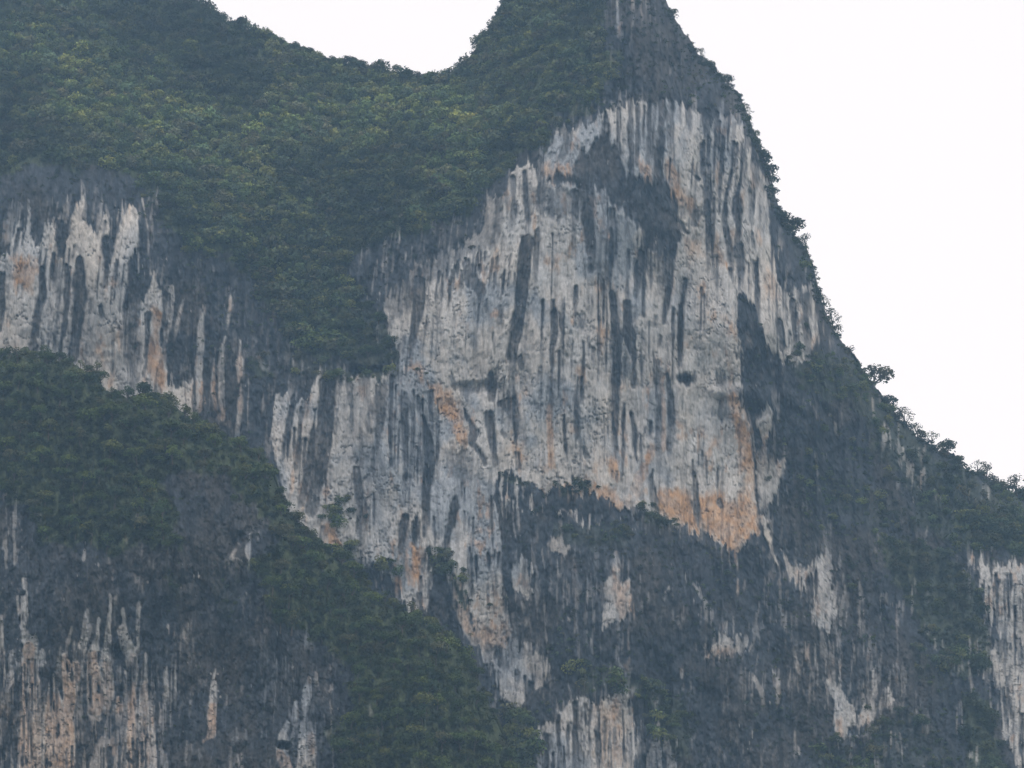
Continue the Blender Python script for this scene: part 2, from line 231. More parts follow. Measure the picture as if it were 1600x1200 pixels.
('L',.7,[(800,960,1),(806,1000,2),(800,1030,1)]),('L',.6,[(850,930,1),(852,1000,1)]),('L',.7,[(924,1000,2),(928,1030,2)]),('L',.7,[(963,1010,2),(966,1045,3)]),('L',.6,[(916,985,1),(918,1010,2)]),('L',.5,[(968,1040,4),(985,1045,2)]),('L',.5,[(990,1075,1.5),(985,1090,2)]),('L',.8,[(963,862,1.5),(972,890,2)]),
('D',.9,[(872,1120,3),(874,1200,4)]),('D',.9,[(898,1100,5),(900,1210,5)]),('D',.8,[(932,1100,2),(938,1160,2.5),(936,1220,3)]),('D',.7,[(920,1110,2),(922,1200,2)]),('D',.7,[(953,1140,1.5),(956,1220,2)]),('D',.7,[(973,1110,2),(976,1200,2)]),('D',.9,[(855,1150,4),(850,1240,6)]),('L',.7,[(1018,1165,5),(1020,1220,6)]),('L',.7,[(1045,1170,4),(1048,1220,5)]),
('L',.8,[(964,0,1.5),(965,30,3),(968,58,5),(975,64,2)]),('L',.6,[(987,-20,2),(989,20,2)]),('L',.6,[(770,1185,3),(772,1210,4)]),('L',.5,[(880,795,1),(900,815,1)]),('L',.6,[(1380,1130,1.5),(1350,1150,2),(1322,1155,3)]),
('D',.8,[(1350,1060,3),(1345,1095,3)]),('D',.6,[(1308,1110,1.5),(1309,1140,1.5)]),('L',.5,[(660,340,.8),(658,400,.8)]),('L',.5,[(742,350,1),(740,372,1)]),
]
# near ridge: its own list
STRN = [
('L',.8,[(38,905,2),(40,940,3),(41,972,2)]),('M',.7,[(30,935,6),(36,980,6)]),('L',.7,[(0,965,2),(2,1000,3),(2,1030,3)]),('M',.7,[(10,1030,12),(20,1090,14),(22,1240,16)]),
('L',.9,[(46,1006,9),(45,1060,7),(42,1110,8),(45,1250,10)]),('O',.8,[(45,1015,7),(44,1060,6),(40,1110,7),(45,1250,8)]),('L',.85,[(66,1020,3),(61,1060,3),(57,1110,5),(56,1250,6)]),('O',.6,[(61,1060,3),(57,1110,4),(56,1250,5)]),
('L',.5,[(38,990,4),(36,1030,4)]),('L',.85,[(83,1058,2),(84,1090,6),(86,1120,12),(92,1250,16)]),('O',.85,[(84,1090,5),(86,1120,10),(90,1250,13)]),('L',.9,[(100,1025,2),(107,1045,6),(109,1090,6),(107,1130,6),(100,1250,9)]),('O',.9,[(103,1030,4),(107,1050,6),(109,1090,5),(106,1130,6),(100,1250,8)]),
('L',.8,[(118,1040,4),(121,1062,3),(121,1080,1)]),('O',.8,[(118,1040,4),(121,1062,3)]),('L',.9,[(154,970,2),(152,1000,3),(145,1025,6),(148,1070,8),(153,1108,11)]),('O',.8,[(145,1025,5),(147,1070,7),(151,1105,7)]),('L',.85,[(166,1020,4),(168,1060,6),(168,1110,7)]),('O',.5,[(166,1040,4),(168,1110,6)]),
('L',.85,[(138,955,2.5),(136,980,4),(130,1005,4),(124,1028,6)]),('L',.7,[(111,980,1.3),(105,1010,1.5),(103,1030,1)]),('L',.85,[(173,930,1),(171,965,2),(168,990,3),(167,1022,4)]),('L',.5,[(181,930,1),(179,980,1.5)]),('L',.9,[(192,950,1.5),(190,985,5),(198,1008,6),(208,1030,6),(211,1040,3)]),('L',.85,[(217,942,1.2),(216,980,2),(214,1030,2),(212,1060,3)]),
('D',.9,[(180,1010,3),(186,1028,8),(188,1035,6)]),('L',.85,[(210,1045,3),(207,1090,4),(204,1250,7)]),('O',.85,[(208,1070,3),(206,1100,4),(204,1250,5)]),('L',.8,[(228,1022,2),(226,1060,3),(224,1110,5),(228,1250,8)]),('O',.5,[(226,1070,3),(224,1110,4),(228,1250,6)]),('L',.8,[(243,1040,2),(240,1070,2.5),(237,1100,1.5),(244,1250,3)]),
('L',.8,[(187,1090,3),(187,1110,4),(185,1130,3)]),('O',.8,[(187,1090,3),(187,1110,3)]),('L',.5,[(185,1040,1),(184,1065,1.5)]),('L',.6,[(196,1050,2),(196,1120,2),(195,1250,4)]),('L',.6,[(130,1035,2),(131,1062,2)]),('L',.6,[(251,1110,1),(250,1200,1.5)]),('L',.5,[(260,1100,.8),(259,1140,1)]),('L',.6,[(162,1160,6),(150,1220,10)]),
('L',.85,[(337,1045,1),(334,1080,3.5),(330,1115,5),(330,1148,4),(317,1158,2),(313,1182,2)]),('O',.85,[(331,1105,4),(330,1148,4),(317,1158,2)]),('L',.6,[(355,1085,1),(354,1100,1)]),('O',.6,[(354,1098,3),(360,1110,3)]),('L',.6,[(416,1062,.8),(412,1115,1.2)]),('L',.5,[(377,1072,.8),(378,1090,1)]),
('L',.9,[(483,1062,2.5),(478,1090,6),(475,1118,3)]),('L',.85,[(462,1098,2),(460,1130,4)]),('L',.85,[(474,1120,2),(473,1160,4),(475,1250,9)]),('L',.85,[(483,1130,2),(487,1160,4),(487,1250,6)]),('L',.8,[(450,1130,2),(442,1150,5),(440,1180,6),(455,1250,12)]),('O',.7,[(436,1178,4),(448,1195,8),(455,1250,8)]),('O',.5,[(486,1150,3),(488,1175,3)]),
('D',1,[(440,1164,5),(447,1165,6)]),('O',.6,[(482,1060,2),(484,1066,2)]),('D',.9,[(362,860,5),(376,840,7),(395,825,4)]),('L',.8,[(391,836,1.2),(388,865,2.5),(388,892,1)]),('L',.7,[(372,852,1.5),(362,872,2),(374,882,3)]),('L',.6,[(132,862,1),(131,874,1.5)]),('L',.5,[(480,990,1),(482,1002,2),(487,1012,2)]),  # D streaks here paint the shade inside a hole and a small cave
('L',.4,[(275,1060,.8),(272,1100,.8)]),('L',.4,[(300,1075,.8),(297,1120,.8)]),('M',.6,[(276,975,3),(276,1010,3)]),('M',.6,[(428,1020,2.5),(430,1060,2.5),(430,1140,3)]),('M',.5,[(498,1040,2.5),(500,1090,3)]),('M',.5,[(20,780,14),(30,840,18),(10,870,20)]),
]
POLN = [('M',.36,[(-60,1010),(60,1020),(110,1010),(230,1000),(258,1060),(270,1300),(-60,1300)]),('M',.35,[(420,1030),(520,1060),(520,1250),(420,1250)]),('O',.22,[(-40,1060),(60,1040),(250,1080),(255,1260),(-40,1260)])]
def drips(seed, n, box, kind, st, hw, ln, lean_=0, grp=4):
    r = random.Random(seed); out = []
    while len(out) < n:
        u = r.uniform(box[0], box[2]); v = r.uniform(box[1], box[3]); L0 = r.uniform(*ln)
        for k in range(r.randint(1, grp)):
            L = L0*r.uniform(.4, 1.25); w = hw[0]+(hw[1]-hw[0])*r.random()**2; s = r.uniform(*st); d = lean_*L+r.uniform(-2, 2)
            if kind == 'L': P = [(u, v, .5), (u+d*.4, v+L*.4, w), (u+d*.8, v+L*.8, w*1.1), (u+d, v+L, .5)]
            else: P = [(u, v, w*.9), (u+d*.5, v+L*.45, w), (u+d, v+L, .4)]
            out.append((kind, s, P)); u += r.uniform(1.6, 4.5)*(w+.8); v += r.uniform(-9, 9)
    return out
STRK += (drips(1, 26, (600, 340, 840, 560), 'D', (.4, .9), (.8, 3), (20, 80), -.08)+drips(2, 34, (840, 280, 1070, 560), 'D', (.4, .95), (.8, 3.4), (45, 170), -.02)
 +drips(3, 18, (880, 560, 1160, 740), 'D', (.35, .85), (.7, 2.2), (12, 60))+drips(4, 60, (940, 165, 1190, 260), 'D', (.5, .95), (1, 3), (40, 110), -.06)+drips(5, 30, (1080, 260, 1215, 460), 'D', (.4, .9), (.8, 2.6), (30, 110), -.02)
 +drips(6, 48, (440, 600, 780, 800), 'D', (.45, .95), (.9, 3), (30, 110), -.03)+drips(7, 40, (620, 780, 800, 960), 'D', (.5, .95), (.9, 3), (25, 70))+drips(8, 34, (0, 330, 260, 560), 'D', (.5, .95), (.9, 3.2), (30, 110), -.1)
 +drips(9, 30, (1200, 440, 1275, 520), 'D', (.5, .9), (1, 2.6), (30, 70))+drips(10, 24, (840, 1100, 1000, 1180), 'D', (.5, .95), (1, 3), (40, 90))
 +drips(21, 60, (560, 330, 800, 420), 'L', (.35, .75), (.6, 1.6), (15, 60), -.1)+drips(22, 40, (270, 420, 540, 640), 'L', (.3, .7), (.6, 1.7), (15, 70), -.04)+drips(23, 110, (790, 850, 1180, 1160), 'L', (.3, .7), (.6, 2), (10, 50))
 +drips(24, 130, (1160, 850, 1560, 1180), 'L', (.3, .75), (.6, 2.2), (10, 55))+drips(25, 60, (1250, 600, 1560, 860), 'L', (.3, .6), (.5, 1.4), (8, 34))+drips(26, 40, (850, 150, 1160, 190), 'L', (.35, .75), (.6, 1.8), (18, 50))+drips(27, 30, (0, 300, 240, 350), 'L', (.4, .8), (.6, 2), (20, 60), -.1)
 +drips(13, 60, (575, 370, 790, 430), 'D', (.6, 1), (1, 3.4), (30, 90), -.12)+drips(14, 24, (745, 960, 850, 1070), 'D', (.6, 1), (1, 4), (20, 60))+drips(12, 46, (1508, 880, 1640, 1200), 'D', (.6, 1), (1, 4), (30, 120))+drips(28, 20, (930, 0, 1080, 120), 'L', (.25, .5), (.5, 1.3), (8, 30)))
STRN += (drips(31, 60, (0, 1000, 290, 1180), 'D', (.6, 1), (1, 4), (40, 140))+drips(32, 30, (0, 980, 290, 1120), 'L', (.3, .8), (.6, 2.4), (20, 110), -.03)+drips(33, 40, (260, 960, 620, 1180), 'L', (.25, .65), (.5, 1.6), (12, 70))+drips(34, 20, (0, 780, 420, 900), 'L', (.25, .5), (.5, 1.3), (6, 20)))
DARK = np.array((.040,.047,.057)); PALE = np.array((.545,.515,.48)); RUST = np.array((.45,.265,.135)); SCRUB = np.array((.052,.066,.034)); BROWN = np.array((.056,.054,.052))
def lean(U, V):                                     # sideways run of the streaks with height
    o = -.12*sstep(270, 120, U)*np.clip(V-450, -110, 90)
    for k, u0, w, v0, h in ((-.14, 490, 60, 700, 100), (-.14, 815, 40, 480, 90), (-.13, 1145, 40, 280, 80)):
        o = o+k*np.exp(-((U-u0)/w)**2)*np.clip(V-v0, -h, h)
    return o
def paint(U, V, polys, strks, green):
    """returns colour (n,3), pale fraction, relief in streak terms"""
    U = U.astype(np.float32); V = V.astype(np.float32)
    us = U - lean(U, V)+(fbm(U/30, V/70, 3, 3)-.5)*10
    wx = (fbm(U/12, V/26, 5, 4)-.5)*8 + (vn(U/3, V/5, 8)-.5)*2.5
    drip = (sfbm(us/4.5, V/70, 11, 3)-.5)
    wy = drip*30 + (fbm(U/14, V/14, 6, 4)-.5)*12
    pale = np.zeros(U.shape, np.float32); rust = pale.copy(); mix = pale.copy(); cut = pale.copy()
    tex = sfbm(us/2.2, V/45, 21, 3)                 # fine stripes
    lat = sfbm(us/4.6, V/46, 41, 4)
    for kd, st, P in polys:
        if kd == 'O': sd = poly_sd(P, U+wx*1.6, V+wy*.6); a = st*sstep(-9, 8, sd+(fbm(U/9, V/16, 31)-.5)*20)
        else:
            sd = poly_sd(P, U+wx, V+wy*(1 if kd != 'D' else .35), 34 if kd == 'L' else 16); a = st*(sstep(-1.3, 1.3, sd) if kd != 'D' else sstep(-4, 4, sd+(lat-.5)*26))
            if kd == 'L':
                mix = np.maximum(mix, (.42 if st > .95 else .3)*sstep(-28, -2, sd+(fbm(U/12, V/30, 33, 3)-.5)*30))
                if st <= .9: a = a*sstep(.36+(.05 if st <= .85 else 0), .50+(.05 if st <= .85 else 0), lat*.75+.25*fbm(U/6, V/10, 34, 3)+np.clip(sd/55, 0, .16))
        if kd == 'L': pale = np.maximum(pale, a)
        elif kd == 'M': mix = np.maximum(mix, a)
        elif kd == 'D': pale = pale*(1-a); mix = mix*(1-a); cut = np.maximum(cut, a)
        else: rust = np.maximum(rust, a)
    brk = fbm(U/7, V/22, 71, 3)
    feat = .68+.32*sstep(.34, .56, sfbm(us/2.6, V/60, 72, 3))
    wd = 1.65 if strks is STRN else 1.0
    for kd, st, P in strks:
        P = [(p[0], p[1], p[2]*(wd if kd in 'LO' else 1)) for p in P]
        sd = streak_sd(P, U+wx*.26, V+drip*7)
        if sd.max() <= -13.9: continue
        sof = 1.5 if st > .55 else 2.6; v0_ = min(q[1] for q in P); v1_ = max(q[1] for q in P)
        a = sstep(-sof, sof, sd+(tex-.5)*2.4+(brk-.5)*5.5*min(1, max(q[2] for q in P)/4))*st
        if kd in 'LD' and v1_-v0_ > 15: a = a*(1-.7*sstep(.68, 1.04, (V-v0_)/(v1_-v0_)+(tex-.5)*.5)*(.5 if st >= .9 else 1))*(feat**.35 if st >= .9 else feat)
        if kd == 'L': a = a*sstep(.22, .36, brk); pale = np.maximum(pale, a)
        elif kd == 'M': mix = np.maximum(mix, a*.8)
        elif kd == 'D': pale = pale*(1-a*(.90+.10*sstep(.3, .6, tex))); mix = mix*(1-a); rust = rust*(1-a); cut = np.maximum(cut, a)
        else: rust = np.maximum(rust, st*sstep(-2.5, 2.5, sd+(brk-.5)*6))
    # mixed grey: a stripe lattice between pale and dark
    pale = np.maximum(pale, np.minimum(mix*1.25, 1)*.9*sstep(.56, .66, lat+.22*(brk-.5)+.12*(mix-.5)))
    # natural striping inside pale rock
    zone = sstep(.45, .66, fbm(U/80, V/100, 51, 3))
    s1 = sfbm(us/4.5, V/110, 61, 3); s2 = sfbm(us/13, V/160, 62, 3)
    flow = sstep(.38, .6, sfbm(us/7, V/55, 68, 3))
    grey = flow*zone*(.34*sstep(.53, .68, s1)+.24*sstep(.54, .68, s2)) + (1-zone)*.16*sstep(.56, .7, s1)
    blot = sstep(.50, .66, fbm(U/11, V/15, 63, 5, .62))*.20
    pits = sstep(.735, .80, vn(U/2.4, V/5.5, 64))*sstep(.4, .6, fbm(U/40, V/50, 65, 3))*.25
    crk = np.abs(fbm(U/26, V/18, 66, 4)-.5); crk = sstep(.010, .003, crk)*.5*sstep(.42, .6, vn(U/50, V/50, 67))+sstep(.016, .004, np.abs(fbm(U/12, V/11, 69, 3)-.5))*.3*sstep(.5, .6, vn(U/30, V/40, 70))
    keep = (1-np.clip(grey, 0, .75))*(1-blot)*(1-pits)*(1-crk)
    p = pale*keep
    fine = fbm(U/2.6, V/4.2, 81, 3)
    # thin pale flecks on the dark wall
    fl = sstep(.84, .90, vn(us/2.2, V/9, 91)*.8+.2*vn(U/11, V/14, 92)+.10*(brk-.5))*sstep(.50, .68, fbm(U/45, V/60, 93, 4))*.75
    fl2 = sstep(.60, .72, fbm(us/4, V/13, 94, 4))*.16*sstep(.4, .65, fbm(U/60, V/60, 95))
    p = np.maximum(p, (fl+fl2)*(1-np.clip(green*1.2, 0, 1)))
    dk = DARK[None]*(.45+1.1*fbm(U/8, V/13, 96, 5, .6)[:, None])
    bw = sstep(.46, .66, fbm(U/60, V/80, 97, 3))[:, None]*.8
    dk = dk*(1-bw)+BROWN[None]*bw*(.7+.6*fine[:, None])
    g = sstep(.5, .95, green)[:, None]
    dk = dk*(1-g)+SCRUB[None]*g*(.6+.8*fine[:, None])
    tint = fbm(U/50, V/70, 98, 3)[:, None]
    pl = PALE[None]*(.88+.22*fine[:, None])*(1+(tint-.5)*np.array((.18, .04, -.14))[None])
    bgm = (sstep(.46, .64, fbm(U/55+.3, V/80, 110, 4))*.7+.26)*(1-.7*sstep(1000, 1120, U)*sstep(250, 400, V))*(1-.5*(U < 300)); bgm = bgm[:, None]; pl = pl*(1-bgm)+np.array((.29,.315,.345))[None]*bgm*(.8+.4*fine[:, None])
    ru = np.clip(rust+.55*sstep(.60, .75, fbm(us/14, V/45, 99, 4)), 0, 1)*sstep(.36, .62, fbm(U/6, V/12, 100, 4)+.42*rust)
    if strks is STRN: ru = ru*.72
    r = np.clip(ru[:, None]*(.30+1.05*fbm(U/10, V/10, 113, 4)[:, None]), 0, .95)
    pl = pl*(1-r)+RUST[None]*r*(.75+.5*fine[:, None])
    hf = fbm(U/1.9, V/3.2, 111, 2)[:, None]; st2 = sstep(.60, .72, sfbm(us/1.7, V/12, 112, 2))[:, None]*.35; pl = pl*(.84+.32*hf)*(1-st2*.5); dk = dk*(.40+1.2*hf)
    P3 = p[:, None]
    return dk*(1-P3)+pl*P3, pale, keep, cut
# ---------------------------------------------------------------- from picture directions to the place
CP, SP = math.cos(PITCH), math.sin(PITCH)
def at(U, V, Y):                                    # point in direction (U, V) at northing Y
    x = (U-800)/800*TAN; y = (600-V)/800*TAN
    dy = CP-y*SP; dz = SP+y*CP; t = Y/dy
    return np.stack([x*t+CAM[0], Y+0*x, dz*t+CAM[2]], -1)
def rbf(P):
    P = np.array(P, np.float64); n = len(P)
    D = np.hypot(P[:,None,0]-P[None,:,0], P[:,None,1]-P[None,:,1])/300
    A = np.zeros((n+3, n+3)); A[:n,:n] = -D; A[:n,n] = 1; A[:n,n+1] = P[:,0]/300; A[:n,n+2] = P[:,1]/300; A[n:,:n] = A[:n,n:].T
    A[:n,:n] -= np.eye(n)*.05
    w = np.linalg.solve(A, np.r_[P[:,2], 0, 0, 0]).astype(np.float32)
    def f(U, V):
        o = w[n]+w[n+1]*U/300+w[n+2]*V/300
        for i in range(n): o = o-w[i]*np.sqrt((U-P[i,0])**2+(V-P[i,1])**2+900)/300
        return o
    return f
FAR = rbf([(-300,-80,715),(0,0,690),(300,0,700),(420,40,692),(310,-20,712),(500,85,682),(600,105,678),(690,120,668),(600,250,632),(400,250,634),(200,200,638),(0,200,640),(0,270,612),(100,290,604),(250,330,608),(400,380,614),
 (100,550,602),(0,450,601),(280,600,600),(450,550,606),(500,450,612),(560,380,614),(640,370,610),(700,340,614),(-300,300,620),(-300,600,605),(540,560,600),(620,600,592),(480,700,597),(450,800,596),(560,740,594),(660,700,590),(720,650,593),(760,740,590),(740,900,585),(800,1000,584),
 (780,850,588),(850,260,602),(780,300,606),(950,180,603),(1050,170,602),(1150,200,606),(700,500,597),(820,450,597),(1000,300,592),(1000,400,595),(1100,450,597),(1000,600,598),(900,700,598),(1100,760,600),(1160,600,598),
 (1180,500,592),(1200,620,592),(1250,500,603),(1270,400,618),(1210,300,613),(880,800,592),(900,900,583),(1000,860,590),(1000,920,582),(900,1100,570),(950,1120,574),(1150,900,592),(1150,1100,578),(900,1200,566),(1300,900,596),(1300,1200,580),(1500,1000,604),(1600,1200,592),(1450,1120,590),
 (1600,900,620),(1600,780,648),(1450,750,628),(1350,650,618),(1400,900,608),(1900,950,700),(1900,1200,650),(900,20,632),(980,60,620),(1040,10,632),(800,20,655),(900,-110,660),(850,120,622),(760,160,640),(750,230,628),(1130,110,622),(1080,60,622),
 (800,1500,548),(1600,1500,560),(-300,1500,560),(300,1500,560),(300,1200,590),(-300,900,600),(1900,1500,600)])
NEAR = rbf([(-300,480,520),(0,540,512),(150,565,508),(300,640,503),(430,740,500),(500,850,498),(650,960,495),(760,1100,492),(800,1200,490),(0,700,495),(200,760,492),(100,860,486),(300,820,486),(400,850,486),(300,950,483),(500,950,487),(600,1050,482),(100,1000,483),(200,1100,484),(60,920,480),(480,1080,481),(400,1150,478),
 (0,1200,480),(300,1200,474),(600,1200,474),(-300,1200,478),(-300,800,494),(0,1500,462),(400,1500,458),(800,1500,462)])
SKY_FAR = np.array([(-340,-330),(-200,-260),(0,-160),(150,-90),(260,-35),(310,2),(345,28),(390,44),(430,58),(470,74),(520,92),(545,100),(600,108),(650,118),(690,122),(705,116),(725,98),(745,72),(765,42),(780,14),(800,-22),(840,-72),(880,-104),(920,-118),(960,-104),(1000,-62),(1030,-18),(1045,10),(1065,42),(1090,78),(1110,100),(1135,128),(1152,146),(1160,160),(1170,185),(1180,212),(1192,240),(1204,268),(1215,320),(1228,350),(1262,392),(1275,430),(1285,470),(1300,508),(1330,552),(1348,582),(1375,615),(1400,648),(1440,682),(1480,706),(1520,732),(1560,756),(1600,772),(1700,810),(1800,850),(1900,900)], np.float32)
SKY_NEAR = np.array([(-340,470),(-200,500),(-80,528),(0,552),(60,556),(110,566),(150,584),(165,612),(200,622),(240,618),(280,640),(310,664),(350,684),(385,700),(410,720),(428,745),(438,775),(450,800),(470,825),(505,850),(545,884),(590,932),(640,960),(690,985),(725,1020),(750,1065),(768,1110),(790,1160),(805,1210),(830,1300),(860,1420),(890,1540)], np.float32)
def skyline(tab, U):
    return np.interp(U, tab[:,0], tab[:,1])
def dist_line(tab, U, V):
    d = np.full(U.shape, 1e9, np.float32)
    for i in range(len(tab)-1):
        ax, ay = tab[i]; bx, by = tab[i+1]; ex, ey = bx-ax, by-ay
        t = np.clip(((U-ax)*ex+(V-ay)*ey)/(ex*ex+ey*ey), 0, 1)
        d = np.minimum(d, (U-ax-t*ex)**2+(V-ay-t*ey)**2)
    return np.sqrt(d)
def depth(which, U, V):                             # northing of the big forms
    tab = SKY_FAR if which == 'far' else SKY_NEAR
    Y = (FAR if which == 'far' else NEAR)(U, V)
    d = dist_line(tab, U, V)
    if which == 'far':
        w = 46.; R_ = 9+13*sstep(1000, 1150, U)
    else: w = 60.; R_ = 16.
    q = np.clip(1-d/w, 0, 1)
    Y = Y+R_*(1-np.sqrt(np.clip(1-q*q, 0, 1)))
    # gullies and ribs
    s = 3 if which == 'far' else 4
    rk = 9. if which == 'far' else 8.
    Y = Y+(fbm(U/110, V/210, 300+s, 3)-.5)*rk*1.3+(fbm(U/38, V/120, 301+s, 3)-.5)*rk*.55
    return Y

# vegetated ground
WOOD_FAR = [(.7,[(490,570),(560,575),(640,572),(600,598),(500,600)]),(.62,[(425,480),(520,480),(520,600),(450,590)]),(.45,[(-60,225),(160,235),(245,250),(265,345),(120,300),(0,322),(-60,330)]),(.45,[(560,380),(700,330),(770,290),(760,350),(660,400),(600,450),(550,470)]),(.45,[(240,330),(400,380),(520,440),(530,560),(440,590),(330,470)]),(.42,[(925,-60),(1030,-40),(1110,100),(1165,170),(1120,168),(1000,145),(935,150)]),(.32,[(905,240),(975,240),(990,280),(1050,300),(1055,360),(1000,350),(930,290)]),(.4,[(880,830),(1180,860),(1200,1000),(1050,1080),(880,960)]),(.5,[(1200,640),(1330,640),(1420,820),(1380,1000),(1250,860)]),(1,[(-400,-400),(1000,-400),(930,-60),(935,30),(950,80),(962,120),(930,152),(885,180),(845,225),(790,258),(745,310),(690,345),(610,372),(560,392),(525,460),(490,500),(455,505),(420,470),(380,410),(300,378),(250,330),(232,285),(170,250),(140,262),(60,240),(0,280),(-400,300)]),
 (.9,[(440,470),(520,440),(560,440),(560,560),(480,560),(440,520)]),(.7,[(515,500),(555,465),(600,490),(625,540),(628,568),(560,572),(520,560)]),
 (.75,[(380,560),(420,555),(430,590),(400,600)]),
 (.6,[(1215,330),(1262,385),(1280,430),(1262,440),(1225,380)]),(.55,[(1150,120),(1200,250),(1212,310),(1195,300),(1160,200),(1110,150),(1100,110)]),
 (.7,[(1225,560),(1290,545),(1350,580),(1400,650),(1480,710),(1600,775),(1760,830),(1760,870),(1600,860),(1500,850),(1430,830),(1380,700),(1330,640),(1260,600)]),
 (.85,[(1480,790),(1760,830),(1760,880),(1530,860),(1490,830)]),(.6,[(1250,750),(1340,740),(1420,800),(1380,830),(1290,800)]),
 (.75,[(1370,830),(1450,850),(1520,900),(1545,980),(1550,1050),(1500,1060),(1440,980),(1390,900)]),(.6,[(1420,1010),(1500,1030),(1480,1100),(1430,1060)]),
 (.62,[(1270,1145),(1330,1165),(1380,1120),(1440,1110),(1490,1160),(1520,1400),(1260,1400)]),(.8,[(1500,1080),(1545,1090),(1575,1200),(1600,1400),(1520,1400)]),
 (.65,[(860,820),(960,815),(1000,850),(930,860),(870,850)]),(.5,[(1180,700),(1260,660),(1290,720),(1250,800),(1190,790)]),
 (.8,[(780,738),(826,748),(830,765),(795,760)]),(.8,[(868,752),(930,745),(945,765),(880,772)]),(.8,[(1000,790),(1035,780),(1060,822),(1010,820)]),
 (.75,[(668,865),(712,855),(722,900),(740,950),(722,960),(700,900),(670,905)]),(.8,[(500,790),(550,770),(560,820),(505,830)]),(.8,[(525,850),(560,845),(560,875),(530,870)]),(.7,[(590,870),(630,860),(640,895),(600,900)]),
 (.85,[(790,1115),(830,1120),(845,1160),(820,1400),(770,1400),(775,1150)]),(.7,[(900,1030),(960,1040),(1010,1060),(1040,1110),(960,1080),(900,1080)]),(.7,[(1000,1060),(1080,1100),(1080,1200),(1010,1150)]),
 (.5,[(860,980),(930,1000),(900,1040),(850,1020)])]
WOOD_NEAR = [(1,[(-400,450),(0,520),(150,550),(240,600),(300,640),(380,690),(440,740),(460,800),(520,850),(600,930),(660,960),(730,1010),(770,1100),(810,1200),(900,1540),(560,1400),(545,1200),(520,1150),(560,1090),(540,1030),(470,985),(420,960),(400,900),(440,850),(400,790),(345,745),(290,730),(250,745),(245,790),(275,850),(190,858),(70,848),(62,790),(0,765),(-400,780)]),
 (.7,[(255,880),(275,890),(280,940),(262,940)]),(.6,[(330,900),(380,900),(370,980),(330,960)]),(.5,[(360,1050),(400,1100),(460,1150),(400,1160)]),(.4,[(255,745),(400,790),(420,860),(380,900),(280,860)]),(.6,[(170,1095),(190,1100),(180,1130)]),(.5,[(500,1100),(600,1180),(620,1300),(500,1250)])]
def wood(which, U, V):
    o = np.zeros(U.shape, np.float32)
    x = U+(fbm(U/22, V/22, 401, 4, .6)-.5)*64; y = V+(fbm(U/22, V/22, 402, 4, .6)-.5)*64
    for st, P in (WOOD_FAR if which == 'far' else WOOD_NEAR):
        big_ = max(p[0] for p in P)-min(p[0] for p in P) > 250
        if big_: o = np.maximum(o, st*sstep(-26, 8, poly_sd(P, x, y, 30)))
        else: o = np.maximum(o, st*sstep(-7, 5, poly_sd(P, U+(x-U)*.45, V+(y-V)*.45, 30)))
    return o

def grid_mesh(name, co, nc, nr, col, mat):
    """co (nr*nc,3) row-major; one quad sheet with a colour per vertex"""
    me = bpy.data.meshes.new(name)
    i = np.arange((nr-1)*(nc-1)); r = i//(nc-1); c = i % (nc-1); a = r*nc+c
    F = np.stack([a, a+nc, a+nc+1, a+1], 1).astype(np.int32)
    fill(me, co, F, col); me.materials.append(mat)
    me.polygons.foreach_set('use_smooth', np.ones(len(F), bool))
    o = bpy.data.objects.new(name, me); sc.collection.objects.link(o); return o
def fill(me, co, F, col=None):
    k = F.shape[1]
    me.vertices.add(len(co)); me.vertices.foreach_set('co', np.ascontiguousarray(co, np.float32).ravel())
    me.loops.add(F.size); me.loops.foreach_set('vertex_index', np.ascontiguousarray(F, np.int32).ravel())
    me.polygons.add(len(F)); me.polygons.foreach_set('loop_start', np.arange(0, F.size, k, dtype=np.int32))
    if col is not None:
        at_ = me.attributes.new('tone', 'FLOAT_COLOR', 'POINT')
        c4 = np.ones((len(co), 4), np.float32); c4[:,:3] = col; at_.data.foreach_set('color', c4.ravel())
    me.update(calc_edges=True)

